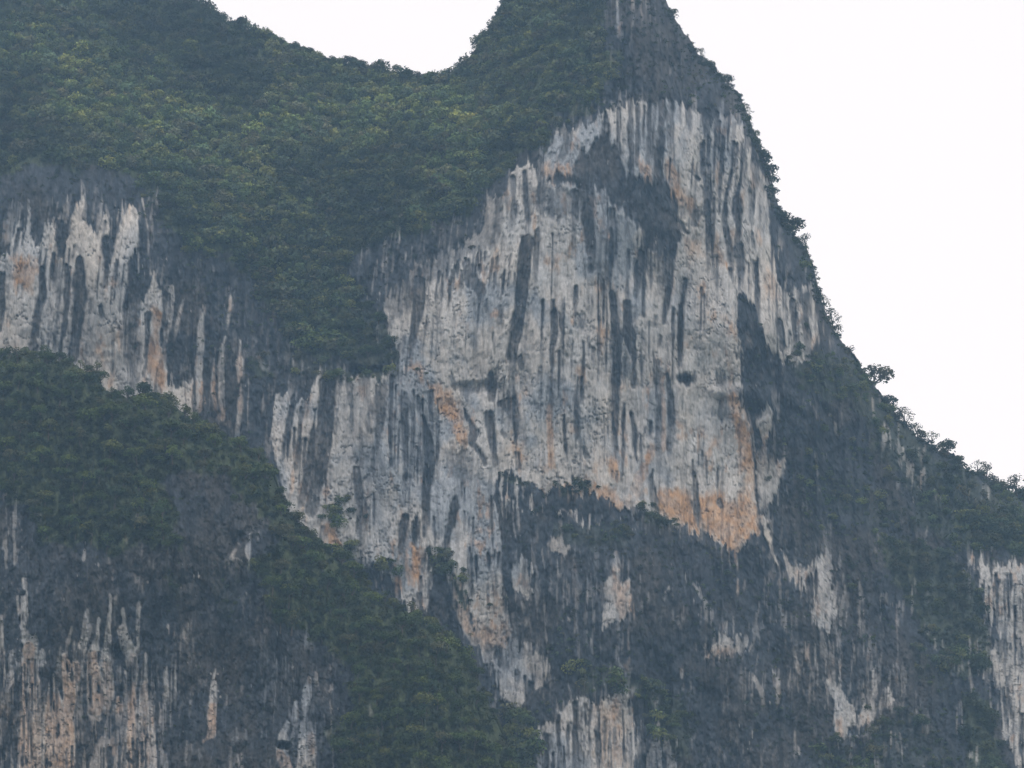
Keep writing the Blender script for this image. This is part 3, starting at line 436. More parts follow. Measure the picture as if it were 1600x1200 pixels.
SURF = {}
def mountain(name, which, U, polys, strks, mat, vbot=1560., dv=1.55, nback=16):
    tab = SKY_FAR if which == 'far' else SKY_NEAR
    vs = skyline(tab, U)+(fbm(U/11, U*0, 500, 5, .6)-.5)*(15+12*sstep(1000, 1100, U))
    nr = int(760 if which == 'far' else 560); t = np.linspace(0, 1, nr)
    VB = 1560.
    # rows: even steps through the picture, wide ones below it
    t2 = np.where(t < .9, t/.9, 1.0)
    lo = np.minimum(1230., VB); 
    V = np.where(t[:,None] < .9, vs[None,:]+(np.maximum(lo, vs[None,:]+10)-vs[None,:])*t2[:,None], 0)
    base = np.maximum(lo, vs+10)
    tt = (t[:,None]-.9)/.1
    V = np.where(t[:,None] < .9, V, base[None,:]+(VB+20-base[None,:])*tt)
    UU = np.repeat(U[None,:], nr, 0).ravel().astype(np.float32); VV = V.ravel().astype(np.float32)
    Y = depth(which, UU, VV)
    g = wood(which, UU, VV)
    col, pale, keep, cut = paint(UU, VV, polys, strks, g)
    us = UU-lean(UU, VV)
    # relief: flutes, broken ledges, knobs
    rel = (sfbm(us/9, VV/60, 510, 3)-.5)*4.4+(fbm(UU/15, VV/34, 511, 4, .6)-.5)*3.0+(fbm(UU/4.5, VV/9, 512, 3, .65)-.5)*1.7
    smt = sstep(190, 150, VV)*sstep(860, 930, UU) if which == 'far' else 0
    rel = rel*(1+1.0*smt)
    rel = rel*(1-.68*pale)
    rdg = 1-2*np.abs(fbm(UU/30, VV/52, 513, 5, .6)-.5); rel = rel+(rdg**3-.5)*2.0*(1-.88*pale)
    rel = rel+cut*sstep(.2, .6, np.maximum(pale, cut))*1.3-pale*.5
    rel = rel+pale*(.9*sstep(.0, .5, 1-keep))        # stained runnels lie a little deeper
    for (cu, cv, ru, rv, dd) in PITS[which]:
        q = ((UU-cu)/ru)**2+((VV-cv)/rv)**2
        rel = rel+dd*np.exp(-q*q)
    P = at(UU, VV, Y+rel)
    nc = len(U); P = P.reshape(nr, nc, 3)
    SURF[which] = dict(U=U.copy(), V=V.astype(np.float32), P=P.copy())
    # the far side, falling away behind the skyline
    top = P[0]; back = []
    for k in range(nback, 0, -1):
        q = k/nback; dy = 6*q+(240 if which == 'far' else 60)*q*q
        b = top.copy(); b[:,1] += dy; z0 = top[:,2]
        b[:,2] = z0*np.sqrt(np.maximum(0, 1-q*q))-(4*q)+(vn(U/20, U*0+k, 520)-.5)*5
        back.append(b)
    P = np.concatenate([np.stack(back), P], 0)
    c = col.reshape(nr, nc, 3); c = np.concatenate([np.repeat(c[:1]*.0+SCRUB[None,None], nback, 0), c], 0)
    # both ends turn back into the hill
    P[:,0,1] += 150; P[:,-1,1] += 120
    P[:,1,1] += 40; P[:,-2,1] += 30
    o = grid_mesh(name, P.reshape(-1, 3), nc, nr+nback, c.reshape(-1, 3), mat)
    o['kind'] = 'structure'; return o
PITS = {'far': [(1070,592,11,6,4),(562,580,14,7,5),(588,578,10,6,4),(778,1026,6,13,3),(1266,915,6,20,1.5),(1154,340,4,40,2),(826,400,6,40,-1.2),(1178,640,22,12,2.5),(1140,612,30,12,-3),(745,606,35,10,3),(665,740,5,90,2),(507,690,9,90,2.5),(962,560,6,110,1.2),(1065,500,4,70,1.2),(985,535,7,40,-1.5),(750,450,10,25,-1.5)], 'near': [(442,1165,11,6,6),(375,845,22,14,3),(182,1020,12,10,3)]}

def node_mat(name, rough=.95, bump=None, trans=0):
    m = bpy.data.materials.new(name); m.use_nodes = True; t = m.node_tree; b = t.nodes['Principled BSDF']
    b.inputs['Roughness'].default_value = rough; b.inputs['Specular IOR Level'].default_value = .15
    a = t.nodes.new('ShaderNodeAttribute'); a.attribute_name = 'tone'
    return m, t, b, a
rock, t, b, a = node_mat('limestone')
tc = t.nodes.new('ShaderNodeTexCoord')
mp = t.nodes.new('ShaderNodeMapping'); mp.inputs['Scale'].default_value = (1.6, 1.6, .55); t.links.new(tc.outputs['Object'], mp.inputs[0])
n1 = t.nodes.new('ShaderNodeTexNoise'); n1.inputs['Scale'].default_value = 1.0; n1.inputs['Detail'].default_value = 6; n1.inputs['Roughness'].default_value = .78
t.links.new(mp.outputs[0], n1.inputs['Vector'])
rp = t.nodes.new('ShaderNodeMapRange'); rp.inputs[1].default_value = .3; rp.inputs[2].default_value = .7; rp.inputs[3].default_value = .72; rp.inputs[4].default_value = 1.26
t.links.new(n1.outputs[0], rp.inputs[0])
mu = t.nodes.new('ShaderNodeVectorMath'); mu.operation = 'SCALE'; t.links.new(a.outputs['Color'], mu.inputs[0]); t.links.new(rp.outputs[0], mu.inputs['Scale'])
t.links.new(mu.outputs[0], b.inputs['Base Color'])
bp = t.nodes.new('ShaderNodeBump'); bp.inputs['Strength'].default_value = .45; bp.inputs['Distance'].default_value = .5
t.links.new(n1.outputs[0], bp.inputs['Height']); t.links.new(bp.outputs[0], b.inputs['Normal'])

def cols(lo, hi, fl, fh, st, wide):
    a_ = np.arange(fl-wide*12, fl, 12.); b_ = np.arange(fl, fh, st); c_ = np.arange(fh, hi, 10.)
    return np.r_[a_[a_ >= lo], b_, c_].astype(np.float64)
far_hill = mountain('karst_mountain', 'far', cols(-330, 1900, -12, 1612, 1.45, 27), POLY, STRK, rock)
near_hill = mountain('near_ridge', 'near', cols(-330, 890, -12, 870, 1.4, 27), POLN, STRN, rock)
# flat valley floor under everything
gm = bpy.data.materials.new('valley_grass'); gm.use_nodes = True; gb = gm.node_tree.nodes['Principled BSDF']
gn = gm.node_tree.nodes.new('ShaderNodeTexNoise'); gn.inputs['Scale'].default_value = .05; gn.inputs['Detail'].default_value = 8
gc = gm.node_tree.nodes.new('ShaderNodeTexCoord'); gr = gm.node_tree.nodes.new('ShaderNodeValToRGB')
gr.color_ramp.elements[0].color = (.03, .045, .02, 1); gr.color_ramp.elements[1].color = (.09, .11, .05, 1)
gm.node_tree.links.new(gc.outputs['Object'], gn.inputs['Vector']); gm.node_tree.links.new(gn.outputs[0], gr.inputs[0]); gm.node_tree.links.new(gr.outputs[0], gb.inputs['Base Color']); gb.inputs['Roughness'].default_value = 1
me = bpy.data.meshes.new('ground'); gx = np.linspace(-6000, 6000, 61); gy = np.linspace(-6000, 6000, 61)
X, Yg = np.meshgrid(gx, gy); fill(me, np.stack([X.ravel(), Yg.ravel(), 0*X.ravel()], 1), (lambda a_: np.stack([a_, a_+1, a_+62, a_+61], 1))((np.arange(3600)//60)*61+np.arange(3600) % 60).astype(np.int32))
me.materials.append(gm); go = bpy.data.objects.new('ground', me); sc.collection.objects.link(go); go['kind'] = 'structure'
# ---------------------------------------------------------------- leaves and trees
def leaf_material(name, gain=1.0):
    m = bpy.data.materials.new(name); m.use_nodes = True; t = m.node_tree; b = t.nodes['Principled BSDF']
    b.inputs['Roughness'].default_value = .7; b.inputs['Specular IOR Level'].default_value = .2
    a = t.nodes.new('ShaderNodeAttribute'); a.attribute_name = 'tone'; oi = t.nodes.new('ShaderNodeObjectInfo')
    mu = t.nodes.new('ShaderNodeVectorMath'); mu.operation = 'MULTIPLY'; t.links.new(a.outputs['Color'], mu.inputs[0]); t.links.new(oi.outputs['Color'], mu.inputs[1])
    nz = t.nodes.new('ShaderNodeTexNoise'); nz.inputs['Scale'].default_value = .35; ge = t.nodes.new('ShaderNodeNewGeometry'); t.links.new(ge.outputs['Position'], nz.inputs['Vector'])
    mr = t.nodes.new('ShaderNodeMapRange'); mr.inputs[1].default_value = .3; mr.inputs[2].default_value = .7; mr.inputs[3].default_value = .75*gain; mr.inputs[4].default_value = 1.25*gain; t.links.new(nz.outputs[0], mr.inputs[0])
    sx = t.nodes.new('ShaderNodeVectorMath'); sx.operation = 'SCALE'; t.links.new(mu.outputs[0], sx.inputs[0]); t.links.new(mr.outputs[0], sx.inputs['Scale'])
    t.links.new(sx.outputs[0], b.inputs['Base Color'])
    tr = t.nodes.new('ShaderNodeBsdfTranslucent'); t.links.new(sx.outputs[0], tr.inputs['Color'])
    ms = t.nodes.new('ShaderNodeMixShader'); ms.inputs[0].default_value = .18; t.links.new(b.outputs[0], ms.inputs[1]); t.links.new(tr.outputs[0], ms.inputs[2])
    t.links.new(ms.outputs[0], t.nodes['Material Output'].inputs[0]); return m
LEAF = leaf_material('foliage')
BARK, t, b, a = node_mat('bark'); b.inputs['Base Color'].default_value = (.09, .075, .06, 1)
bn = t.nodes.new('ShaderNodeTexNoise'); bn.inputs['Scale'].default_value = 4; br = t.nodes.new('ShaderNodeValToRGB'); br.color_ramp.elements[0].color = (.05, .042, .035, 1); br.color_ramp.elements[1].color = (.14, .12, .10, 1)
t.links.new(bn.outputs[0], br.inputs[0]); t.links.new(br.outputs[0], b.inputs['Base Color'])

def crown(rng, n, size, lobes, shape=(1, 1, .8), spread=.62, lr=(.32, .55)):
    """n leaf sprays (n,4,3) in a crown of radius about 1 round the origin, with one tone each"""
    d = rng.normal(size=(lobes, 3)); d /= np.linalg.norm(d, axis=1)[:,None]
    c = d*spread*rng.uniform(.35, 1, (lobes, 1))**.6; c[:,2] = np.abs(c[:,2])*1.1-.18; c *= np.array(shape)
    r = rng.uniform(lr[0], lr[1], lobes); k = rng.choice(lobes, n, p=r**2/np.sum(r**2))
    v = rng.normal(size=(n, 3)); v /= np.linalg.norm(v, axis=1)[:,None]; v[:,2] = np.where((v[:,2] < -.2) & (rng.random(n) < .6), -v[:,2], v[:,2])
    p = c[k]+v*(r[k]*rng.uniform(.72, 1.08, n))[:,None]*np.array((1, 1, .85))
    nrm = v*.9+rng.normal(size=(n, 3))*.45+np.array((0, 0, .25)); nrm /= np.linalg.norm(nrm, axis=1)[:,None]
    t1 = np.cross(nrm, rng.normal(size=(n, 3))); t1 /= np.linalg.norm(t1, axis=1)[:,None]; t2 = np.cross(nrm, t1)
    s = size*rng.uniform(.6, 1.3, n)[:,None]; e = s*rng.uniform(.35, .75, (n, 1)); bend = nrm*s*.25
    Q = np.stack([p-t1*s-bend, p+t2*e, p+t1*s-bend, p-t2*e], 1)
    tone = (rng.uniform(.82, 1.2, n)*rng.uniform(.82, 1.2, lobes)[k])[:,None]*np.array((1, 1, 1))[None]
    tone = tone*(1+(rng.uniform(-1, 1, lobes)[k])[:,None]*np.array((.14, .03, -.1))[None])
    return Q.astype(np.float32), tone.astype(np.float32), c, r
def tube(P, Rd, n=6):
    P = np.array(P, float); V = []; F = []
    for i, p in enumerate(P):
        d = P[min(i+1, len(P)-1)]-P[max(i-1, 0)]; d /= np.linalg.norm(d)+1e-9
        a_ = np.cross(d, (.3, 1, .1)); a_ /= np.linalg.norm(a_); b_ = np.cross(d, a_)
        for j in range(n):
            w = 2*math.pi*j/n; V.append(p+Rd[i]*(a_*math.cos(w)+b_*math.sin(w)))
    for i in range(len(P)-1):
        for j in range(n): F.append((i*n+j, i*n+(j+1) % n, (i+1)*n+(j+1) % n, (i+1)*n+j))
    return np.array(V), np.array(F)
def join(parts):
    V = []; F = []; o = 0
    for v, f in parts: V.append(v); F.append(f+o); o += len(v)
    return np.concatenate(V), np.concatenate(F)
GREENS = np.array([(.036,.060,.022),(.046,.070,.022),(.030,.052,.026),(.056,.072,.026),(.048,.056,.034),(.066,.086,.024),(.036,.056,.034)])*np.array((1.22, 1.08, .85))
KINDS = {}
def tree_kind(key, seed, n, size, lobes, shape, spread, lr, h):
    """h: crown centre height over the base, in crown radii"""
    rng = np.random.default_rng(seed); Q, tone, c, r = crown(rng, n, size, lobes, shape, spread, lr)
    me = bpy.data.meshes.new('crown'); fill(me, Q.reshape(-1, 3)+np.array((0, 0, h)), np.arange(4*n).reshape(-1, 4), np.repeat(tone, 4, 0)); me.materials.append(LEAF)
    top = np.array((rng.uniform(-.08, .08), rng.uniform(-.08, .08), h*.62)); parts = [tube([(0, 0, -.5), (.02, 0, 0), top*.5+(.05, 0, 0), top], [.085, .07, .055, .045])]
    for i in np.argsort(-r)[:6]:
        e = c[i]+np.array((0, 0, h)); m = top*.5+e*.5+np.array((0, 0, -.08)); parts.append(tube([top*.9, m, e], [.04, .026, .01], 5))
    v, f = join(parts); tm = bpy.data.meshes.new('trunk'); fill(tm, v, f); tm.materials.append(BARK)
    KINDS[key] = (me, tm)
tree_kind('broad', 1, 520, .095, 12, (1, 1, .75), .62, (.3, .5), .75); tree_kind('round', 2, 520, .095, 10, (.9, .9, .9), .55, (.34, .55), .75)
tree_kind('umbrella', 3, 460, .085, 13, (1.1, 1, .36), .75, (.2, .36), .85); tree_kind('airy', 4, 230, .075, 12, (.8, .8, 1.1), .75, (.22, .38), .85)
tree_kind('bush', 5, 380, .11, 8, (1, 1, .7), .5, (.34, .55), .45); tree_kind('wide', 6, 560, .09, 15, (1.15, 1, .6), .7, (.26, .44), .9)
tree_kind('upright', 7, 480, .09, 11, (.72, .72, 1.25), .62, (.28, .42), .95); tree_kind('thin', 8, 130, .07, 9, (.9, .8, .9), .8, (.18, .32), .75)
tree_kind('low', 9, 420, .105, 11, (1.25, 1.1, .5), .65, (.28, .45), .45)

def surf(which, u, v):
    """the built rock surface seen in direction (u, v), and how it faces"""
    S = SURF[which]; c = int(np.clip(np.searchsorted(S['U'], u), 1, len(S['U'])-2)); col = S['V'][:,c]
    r = int(np.clip(np.searchsorted(col, v), 1, len(col)-2)); P = S['P']
    r0 = max(r-4, 0); r1 = min(r+4, len(col)-1); c0 = max(c-4, 0); c1 = min(c+4, len(S['U'])-1)
    n = np.cross(P[r, c1]-P[r, c0], P[r0, c]-P[r1, c]); n /= np.linalg.norm(n)+1e-9
    return P[r, c].astype(float), n
rg = np.random.default_rng(77)
def tree(name, kind, label, cat, group, p, r, tint, rot=None, stretch=(1, 1, 1), tilt=(0, 0)):
    root = bpy.data.objects.new(name, None); sc.collection.objects.link(root); root.empty_display_size = .2
    root.location = p; root.scale = (r*stretch[0], r*stretch[1], r*stretch[2]); root.rotation_euler = (tilt[0], tilt[1], rg.uniform(0, 6.28) if rot is None else rot)
    root['label'] = label; root['category'] = cat
    if group: root['group'] = group
    for nm, me in zip(('crown', 'trunk'), KINDS[kind]):
        o = bpy.data.objects.new(nm, me); sc.collection.objects.link(o); o.parent = root
        if nm == 'crown': o.color = (*tint, 1)
    return root
def tint(i=None, g=1.0):
    c = GREENS[rg.integers(len(GREENS)) if i is None else i]; return tuple(float(x) for x in c*g*rg.uniform(.7, 1.45))
def plant(which, u, v, rpx, kind, label, name='tree', cat='tree', group=None, ti=None, g=1.0, **k):
    """rpx: crown radius in picture units; the foot stands in the rock at (u, v)"""
    p, n = surf(which, u, v); r = rpx*p[1]/3200.
    return tree(name, kind, label, cat, group, p-n*np.array((0, 0, 0))+np.array((0, 0, -.15*r)), r, tint(ti, g), **k)

# skyline trees of the right-hand edge, each seen against the sky: u, v of the foot, crown radius, kind, label
for u, v, r, kd, lb in [
 (1050,30,10,'umbrella','small flat-topped tree leaning out just below the peak, topmost on the right edge'),
 (1096,92,8,'airy','thin wispy tree on the upper right edge below the peak'),(1110,104,9,'bush','dark low bush under the wispy tree on the upper right edge'),
 (1137,132,10,'round','small round tree standing alone against the sky on the upper right edge'),(1156,152,6,'low','tiny flat shrub jutting out right under the small round tree'),
 (1170,182,8,'thin','nearly bare twiggy shrub sticking out of the steep right edge'),(1172,208,8,'bush','small dark bush below the nearly bare twiggy shrub'),
 (1184,240,10,'thin','bare-branched shrub above the dense dark trees on the steep edge'),(1192,258,14,'round','dense dark tree clinging to the edge, upper one of a close pair'),
 (1202,286,16,'wide','dense dark tree clinging to the edge, lower one of a close pair'),(1210,305,7,'thin','faint twiggy sprig hanging under the close pair of dark trees'),
 (1222,352,13,'round','bushy tree at the upper end of the dark clump on the rounded shoulder'),(1238,364,16,'broad','broad dark tree in the middle of the clump on the rounded shoulder'),
 (1258,388,11,'airy','open loose tree at the lower end of the clump on the rounded shoulder'),(1274,430,5,'thin','tiny sprig on the sheer edge below the rounded shoulder'),(1282,462,5,'thin','second tiny sprig lower on the sheer edge'),
 (1287,480,9,'airy','small loose shrub on the edge above the tall airy tree'),(1300,508,13,'airy','tall airy tree on the right edge with sky showing through its crown'),(1309,528,10,'airy','loose tree right under the tall airy tree'),
 (1326,556,10,'thin','bare grey shrub on the edge above the umbrella tree'),(1338,574,8,'bush','dark bush on a small rock nose above the umbrella tree'),
 (1366,612,23,'umbrella','wide umbrella-shaped tree reaching out against the sky halfway down the slope'),(1352,600,8,'airy','small loose tree tucked left of the umbrella tree'),
 (1386,640,13,'round','dark bushy tree just below the umbrella tree'),(1400,655,9,'bush','low bush below the dark bushy tree on the slope edge'),
 (1413,668,14,'airy','pale green loose tree upslope of the notch in the ridge'),(1432,680,10,'airy','small feathery tree beside the notch in the ridge'),
 (1456,694,13,'thin','grey leafless tree in the notch of the ridge'),(1470,706,8,'thin','grey twiggy shrub right under the leafless tree'),
 (1482,712,13,'wide','dark tree with several crowns on the lower right ridge'),(1498,722,9,'bush','round bush next to the dark many-crowned tree'),
 (1530,740,12,'thin','nearly bare tree on the lower right ridge'),(1542,752,12,'airy','loose light tree right of the nearly bare one on the lower ridge'),
 (1562,764,12,'bush','dark green bush on the lower right ridge before the frame edge'),(1588,774,14,'airy','open crowned tree at the far right end of the ridge'),(1600,782,11,'wide','low wide tree half cut by the right frame edge')]:
    plant('far', u-1, v, r*1.7, kd, lb, 'skyline_tree', 'tree', 'trees standing against the sky on the right edge', g=.85, ti=int(rg.choice([0, 2, 6, 0, 4])))
# skyline of the left hill and the peak's left flank
for i, u in enumerate(np.arange(318, 700, 9.5)):
    u = u+rg.uniform(-3, 3); v = float(np.interp(u, SKY_FAR[:,0], SKY_FAR[:,1]))
    kd = rg.choice(['broad', 'round', 'wide', 'airy', 'bush', 'thin', 'low', 'round']); r = rg.uniform(8, 13)
    if abs(u-548) < 8: kd, r = 'wide', 15
    plant('far', u, v+rg.uniform(3, 8), r, kd, 'green tree topping the left hill against the sky, '+('upper stretch near the frame top' if u < 440 else 'middle stretch' if u < 570 else 'low stretch by the saddle'), 'skyline_tree', 'tree', 'trees along the crest of the left hill', g=.9, ti=int(rg.choice([0, 1, 2, 6, 4])))
for i, (u, v) in enumerate([(700,119),(712,108),(722,98),(730,86),(740,76),(748,62),(756,50),(765,38),(772,26),(779,12),(786,0),(790,-14)]):
    plant('far', u, v+3, rg.uniform(6, 10), rg.choice(['airy', 'round', 'bush', 'thin', 'low']), 'small tree against the sky on the left flank of the peak', 'skyline_tree', 'tree', "trees up the left flank of the peak", g=.85, ti=int(rg.choice([0, 2, 6])))
# shrubs and trees rooted in the cliff
for u, v, r, kd, ti, lb in [
 (560,520,22,'broad',2,'large dark tree at the top left of the clump beside the pale wall'),(592,506,19,'round',0,'dark tree in the middle of the clump left of the pale wall'),(610,545,19,'wide',2,'dark spreading tree at the right tip of the clump beside the pale wall'),(575,558,18,'wide',0,'dark tree at the foot of the clump above the small overhang'),(540,560,18,'bush',2,'bush at the lower left of the clump above the small overhang'),
 (652,578,7,'bush',5,'bright small bush where the tan rock rib begins'),(664,585,6,'low',5,'bright low shrub at the top of the orange stained slab'),
 (524,800,18,'round',2,'round dark bush on the pale wall near its lower left foot'),(548,800,14,'bush',0,'low bush right of the round dark bush near the foot of the pale wall'),(571,812,10,'upright',2,'narrow dark shrub hanging in a crack of the pale wall'),(543,862,12,'wide',1,'bushy shrub on the broken orange rock above the near ridge'),(612,880,14,'low',0,'low spreading shrub over the orange undercut'),
 (684,862,14,'bush',1,'green bush at the top of the tan rib in the lower wall'),(704,868,10,'round',4,'small grey green bush right of the tan rib top'),(724,905,9,'low',5,'bright shrub in the cleft beside the tan rib'),(734,940,9,'bush',1,'shrub lower in the cleft beside the tan rib'),(765,945,8,'bush',0,'small bush at the foot of the tall pale column'),
 (780,742,12,'low',0,'dark low shrub at the left end of the ledge under the main wall'),(800,750,10,'low',2,'dark shrub second from the left on the ledge under the main wall'),(868,760,12,'bush',0,'dark bush in the middle of the ledge under the main wall'),(884,758,9,'low',2,'low shrub beside the middle bush of the ledge'),(917,755,13,'bush',2,'dark bushy shrub on the ledge right of the middle'),(934,762,8,'low',0,'small shrub at the right of the bushy one on the ledge'),
 (1018,790,12,'bush',0,'dark shrub beside the orange band under the main wall'),(1012,805,9,'low',1,'low shrub below the dark one at the orange band'),(1026,812,9,'upright',2,'narrow dark shrub at the left end of the orange band'),(1086,745,5,'upright',5,'tiny yellow green tuft on top of the dark streak in the orange band'),
 (1161,470,7,'bush',5,'yellow green moss tuft above the dark slab on the right of the pale wall'),(1258,512,9,'round',1,'small green bush between pale streaks near the right edge'),(1244,556,12,'low',5,'light green shrub at the foot of the pale streaks near the right edge'),(1262,560,10,'bush',1,'green bush right of the light shrub at the foot of the pale streaks'),(1188,508,6,'low',1,'tiny shrub at the tip of the dark slab'),
 (1133,372,5,'upright',2,'narrow dark tuft in a groove of the upper wall'),(737,388,9,'bush',4,'grey green bush at the upper left rim of the pale wall'),(727,405,6,'low',0,'small dark shrub just under the rim bush'),
 (1058,822,8,'low',1,'low green shrub under the orange band'),(1304,1160,16,'bush',1,'large green bush left of the pale rock nook at the lower right'),(1355,1108,9,'low',5,'bright shrub above the pale rock nook at the lower right'),(1402,1120,15,'wide',0,'dark spreading bush right of the pale rock nook'),(1440,1135,17,'broad',2,'dark tree further right of the pale rock nook'),
 (912,1045,14,'wide',0,'dark shrub on the ledge above the lowest pale columns'),(940,1050,12,'low',1,'low shrub right of the dark one above the lowest pale columns'),(1030,1085,13,'bush',1,'green bush right of the lowest pale columns'),(1065,1125,14,'wide',5,'yellowish bush on the dark wall at the bottom centre right'),
 (805,1130,14,'round',0,'green tree in the gully left of the lowest pale columns'),(815,1165,15,'broad',1,'green tree lower in the gully left of the lowest pale columns'),(385,575,7,'low',1,'small shrub above the pale knob on the dark left wall'),(418,572,7,'bush',1,'tiny bush on the dark left wall'),
 (205,515,10,'upright',2,'dark shrub hanging in the deep groove of the left cliff'),(212,545,9,'bush',0,'dark shrub at the foot of the deep groove of the left cliff'),(6,400,6,'bush',1,'small shrub at the left frame edge above the orange patch')]:
    plant('far', u, v, r*(.78 if 700 < v < 1000 else .95), kd, lb, 'cliff_shrub' if r < 14 else 'cliff_tree', 'shrub' if r < 14 else 'tree', 'plants rooted in the cliff', ti=ti, g=.9)

# woods: every crown's place is picked on the rock, one to a cell
def sites(which, cell, seed, lo, hi, dens, vlo=-140, vhi=1240):
    rs = np.random.default_rng(seed); out = []
    gu, gv = np.meshgrid(np.arange(lo, hi, cell), np.arange(vlo, vhi, cell)); gu = (gu+rs.uniform(0, cell, gu.shape)).ravel(); gv = (gv+rs.uniform(0, cell, gv.shape)).ravel()
    tab = SKY_FAR if which == 'far' else SKY_NEAR
    k = gv > skyline(tab, gu)+3; gu = gu[k]; gv = gv[k]
    if which == 'far': k = gv < skyline(SKY_NEAR, np.minimum(gu, 889))+45; k |= gu > 889; gu = gu[k]; gv = gv[k]
    w = dens(which, gu.astype(np.float32), gv.astype(np.float32)); k = rs.random(len(gu)) < w
    return gu[k], gv[k], w[k]
def scatter(name, label, which, cell, seed, lo, hi, rr, n, leaf, dens, palette, gain=1.0, flat=.8, vlo=-140, vhi=1240):
    u, v, w = sites(which, cell, seed, lo, hi, dens, vlo, vhi); rs = np.random.default_rng(seed+1)
    protos = [crown(rs, n, leaf, int(rs.integers(6, 11)), (1, 1, flat), .58, (.32, .55))[:2] for _ in range(9)]
    Q = np.empty((len(u), n, 4, 3), np.float32); T = np.empty((len(u), n, 3), np.float32)
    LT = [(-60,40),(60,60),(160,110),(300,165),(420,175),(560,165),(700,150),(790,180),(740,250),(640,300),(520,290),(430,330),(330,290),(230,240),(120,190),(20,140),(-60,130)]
    lit = sstep(-24, 20, poly_sd(LT, u.astype(np.float32)+(vn(u/25, v/25, 651)-.5)*70, v.astype(np.float32)+(vn(u/25, v/25, 652)-.5)*50, 30))*(which == 'far')  # light on the upward-facing bench, painted into the crown tints
    big = fbm(u/120, v/90, 610+seed, 3)
    for i in range(len(u)):
        p, nn = surf(which, u[i], v[i]); r = (rr[0]+(rr[1]-rr[0])*rs.random()**1.8)*(.62+.45*w[i])
        q, tn = protos[rs.integers(9)]; a_ = rs.uniform(0, 6.28); ca, sa = math.cos(a_), math.sin(a_)
        M = np.array(((ca, -sa, 0), (sa, ca, 0), (0, 0, 1)))*np.array((rs.uniform(.85, 1.2), rs.uniform(.85, 1.2), rs.uniform(.75, 1.25)))[:,None]
        Q[i] = (q@M.T.astype(np.float32))*r+(p+nn*r*.18+np.array((0, 0, r*.32))).astype(np.float32)
        c = palette[rs.integers(len(palette))]*rs.uniform(.78, 1.25)*(.62+.8*sstep(.40, .60, big[i]))
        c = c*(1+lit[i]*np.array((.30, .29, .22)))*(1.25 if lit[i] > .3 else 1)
        if rs.random() < .03: c = c*np.array((1.25, 1.15, 1.0))
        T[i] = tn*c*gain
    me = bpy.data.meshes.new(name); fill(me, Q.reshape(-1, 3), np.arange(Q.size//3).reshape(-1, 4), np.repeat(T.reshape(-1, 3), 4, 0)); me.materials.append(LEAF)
    o = bpy.data.objects.new(name, me); sc.collection.objects.link(o); o['label'] = label; o['category'] = 'woodland'; o['kind'] = 'stuff'
    print(name, len(u), 'crowns'); return o
def dense(which, u, v): w = wood(which, u, v); return np.where(w > .8, 1, np.clip((w-.46)*1.5, 0, 1))
def thin_scrub(which, u, v):
    w = wood(which, u, v); z = sstep(.50, .66, fbm(u/45, v/45, 620, 3))
    pale = np.zeros(u.shape, np.float32)
    for kd, st, P in POLY if which == 'far' else []:
        if kd == 'L': pale = np.maximum(pale, (poly_sd(P, u, v) > -4)*1.0)
    pk = ((u > 860) & (v < 175)); pk2 = ((u > 1180) & (v > 560))
    base = np.where(pk, 1.0, np.where(pk2, .4, .24)) if which == 'far' else .2
    dd = dist_line(SKY_FAR if which == 'far' else SKY_NEAR, u, v)
    return np.maximum(np.clip(base*z+.08+.55*w+.3*np.asarray(base > .9), 0, .75)*(1-pale)*(w < .8), (dd < 9)*.8)
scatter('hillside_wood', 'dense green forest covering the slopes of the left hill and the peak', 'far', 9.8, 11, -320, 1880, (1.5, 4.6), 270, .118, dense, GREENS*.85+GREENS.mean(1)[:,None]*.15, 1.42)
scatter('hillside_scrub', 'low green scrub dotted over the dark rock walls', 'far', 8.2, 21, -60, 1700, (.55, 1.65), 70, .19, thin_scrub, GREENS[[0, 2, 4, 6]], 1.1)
def rim(which, u, v):
    return (dist_line(SKY_FAR, u, v) < 13)*(u > 700)*(.6+.4*sstep(.35, .6, fbm(u/30, v/30, 640, 3)))
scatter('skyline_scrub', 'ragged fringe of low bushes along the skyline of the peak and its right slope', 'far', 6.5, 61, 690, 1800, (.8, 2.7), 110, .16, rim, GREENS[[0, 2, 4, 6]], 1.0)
scatter('ridge_undergrowth', 'dark undergrowth between the trees of the near ridge', 'near', 12, 31, -320, 880, (1.0, 2.0), 150, .15, dense, GREENS[[0, 1, 2, 3]], .7)
scatter('ridge_scrub', 'low scrub dotted over the dark rock face of the near ridge', 'near', 9, 41, -60, 880, (.4, 1.0), 60, .2, thin_scrub, GREENS[[0, 2, 4]], .8)
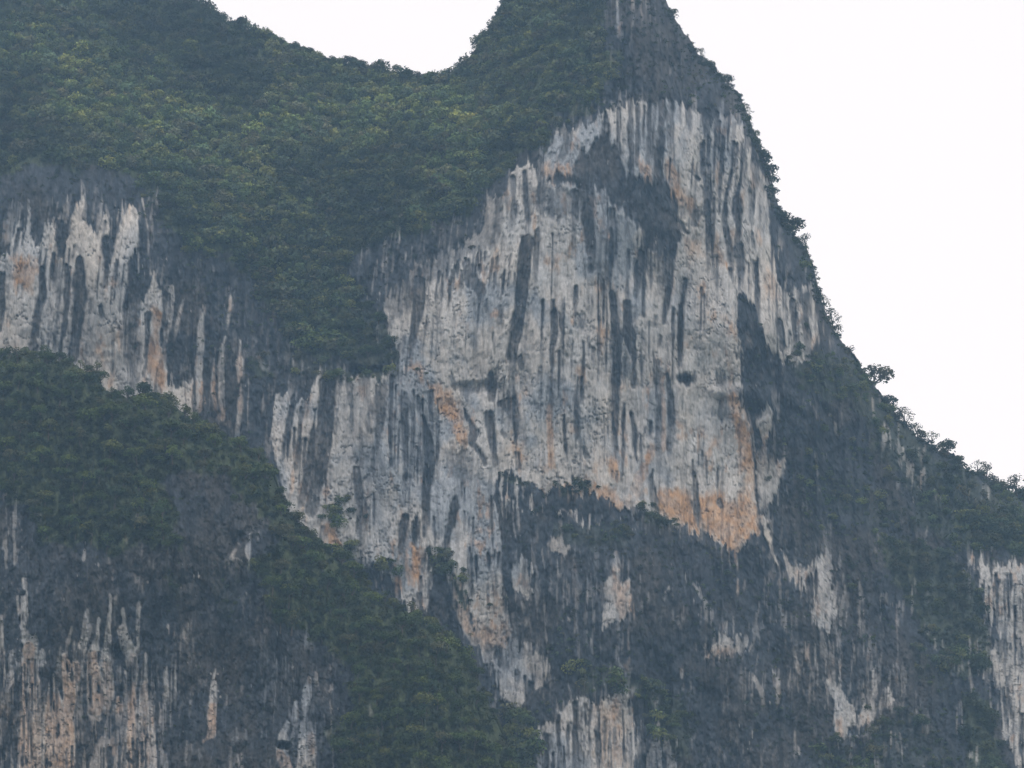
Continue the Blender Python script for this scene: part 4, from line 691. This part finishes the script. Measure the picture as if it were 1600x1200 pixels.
# trees of the near ridge, one by one
def ridge_label(u, v):
    s = v-np.interp(u, SKY_NEAR[:,0], SKY_NEAR[:,1])
    if s < 26: return ('tree on the crest of the near ridge before the pale cliff', 'crest trees of the near ridge')
    if u < 300 and s < 110: return ('broadleaf tree in the upper wood of the near ridge, left of the frame centre', 'upper wood of the near ridge, left')
    if u < 300: return ('broadleaf tree low in the wood of the near ridge, just above its dark rock face', 'lower wood above the dark face, left')
    if v < 860: return ('green tree in the wood below the middle crest of the near ridge', 'wood under the middle crest')
    if v < 1010: return ('tree in the green band running down the right flank of the near ridge', 'wood on the right flank')
    if v < 1110: return ('tree in the upper half of the dark green wood at the bottom centre', 'bottom centre wood, upper half')
    return ('tree in the dark green wood touching the lower frame edge at bottom centre', 'bottom centre wood, lower half')
for u in np.arange(4, 775, 13.):
    u = u+rg.uniform(-5, 5); v = float(np.interp(u, SKY_NEAR[:,0], SKY_NEAR[:,1]))
    plant('near', u, v+rg.uniform(2, 9), rg.uniform(9, 19), rg.choice(['broad', 'round', 'airy', 'upright', 'bush', 'wide']), *(('tree on the crest of the near ridge before the pale cliff'), 'ridge_tree', 'tree', 'crest trees of the near ridge'), ti=int(rg.choice([0, 1, 2, 3, 1])), g=1.2)
uu_, vv_, ww_ = sites('near', 27, 51, -20, 830, lambda w, u, v: (wood(w, u, v) > .75)*1.0, 500, 1215)
for u, v in zip(uu_, vv_):
    lb, gp = ridge_label(u, v)
    plant('near', u, v+4, rg.uniform(12, 25), rg.choice(['broad', 'round', 'wide', 'broad', 'upright', 'wide']), lb, 'ridge_tree', 'tree', gp, ti=int(rg.choice([0, 1, 2, 3, 1, 0, 4])), g=1.3)
for u, v, r, kd, ti, lb in [(25,566,18,'airy',4,'loose greyish tree on the ridge crest at the far left'),(68,560,16,'airy',1,'tall loose tree second on the ridge crest from the left'),(147,596,13,'upright',3,'slim upright tree on the crest in front of the pale cliff'),(140,605,22,'round',2,'dark round tree on the crest just left of the pale gap'),(222,615,22,'round',2,'dark round tree on the crest right of the pale gap'),(265,618,20,'broad',3,'broad lighter tree on the crest right of the dark round one'),(640,1060,26,'umbrella',6,'spiky flat-crowned tree standing out in the wood at bottom centre')]:
    plant('near', u, v, r, kd, lb, 'ridge_tree', 'tree', None, ti=ti, g=1.0)
print('ridge trees', len(uu_))

# ---------------------------------------------------------------- the air
hz = bpy.data.materials.new('haze'); hz.use_nodes = True; t = hz.node_tree; t.nodes.remove(t.nodes['Principled BSDF'])
pv = t.nodes.new('ShaderNodeVolumePrincipled'); pv.inputs['Color'].default_value = (.41, .68, 1.0, 1); pv.inputs['Density'].default_value = HAZE; pv.inputs['Anisotropy'].default_value = .1
t.links.new(pv.outputs[0], t.nodes['Material Output'].inputs['Volume'])
x0, x1, y0, y1, z0, z1 = -420, 520, -60, 1010, -1, 520
v = np.array([(x, y, z) for z in (z0, z1) for y in (y0, y1) for x in (x0, x1)], float)
me = bpy.data.meshes.new('haze'); fill(me, v, np.array([(0, 2, 3, 1), (4, 5, 7, 6), (0, 1, 5, 4), (2, 6, 7, 3), (0, 4, 6, 2), (1, 3, 7, 5)])); me.materials.append(hz)
ho = bpy.data.objects.new('haze', me); sc.collection.objects.link(ho); ho['kind'] = 'stuff'; ho['label'] = 'thin blue haze hanging in the air before the cliffs'; ho['category'] = 'haze'
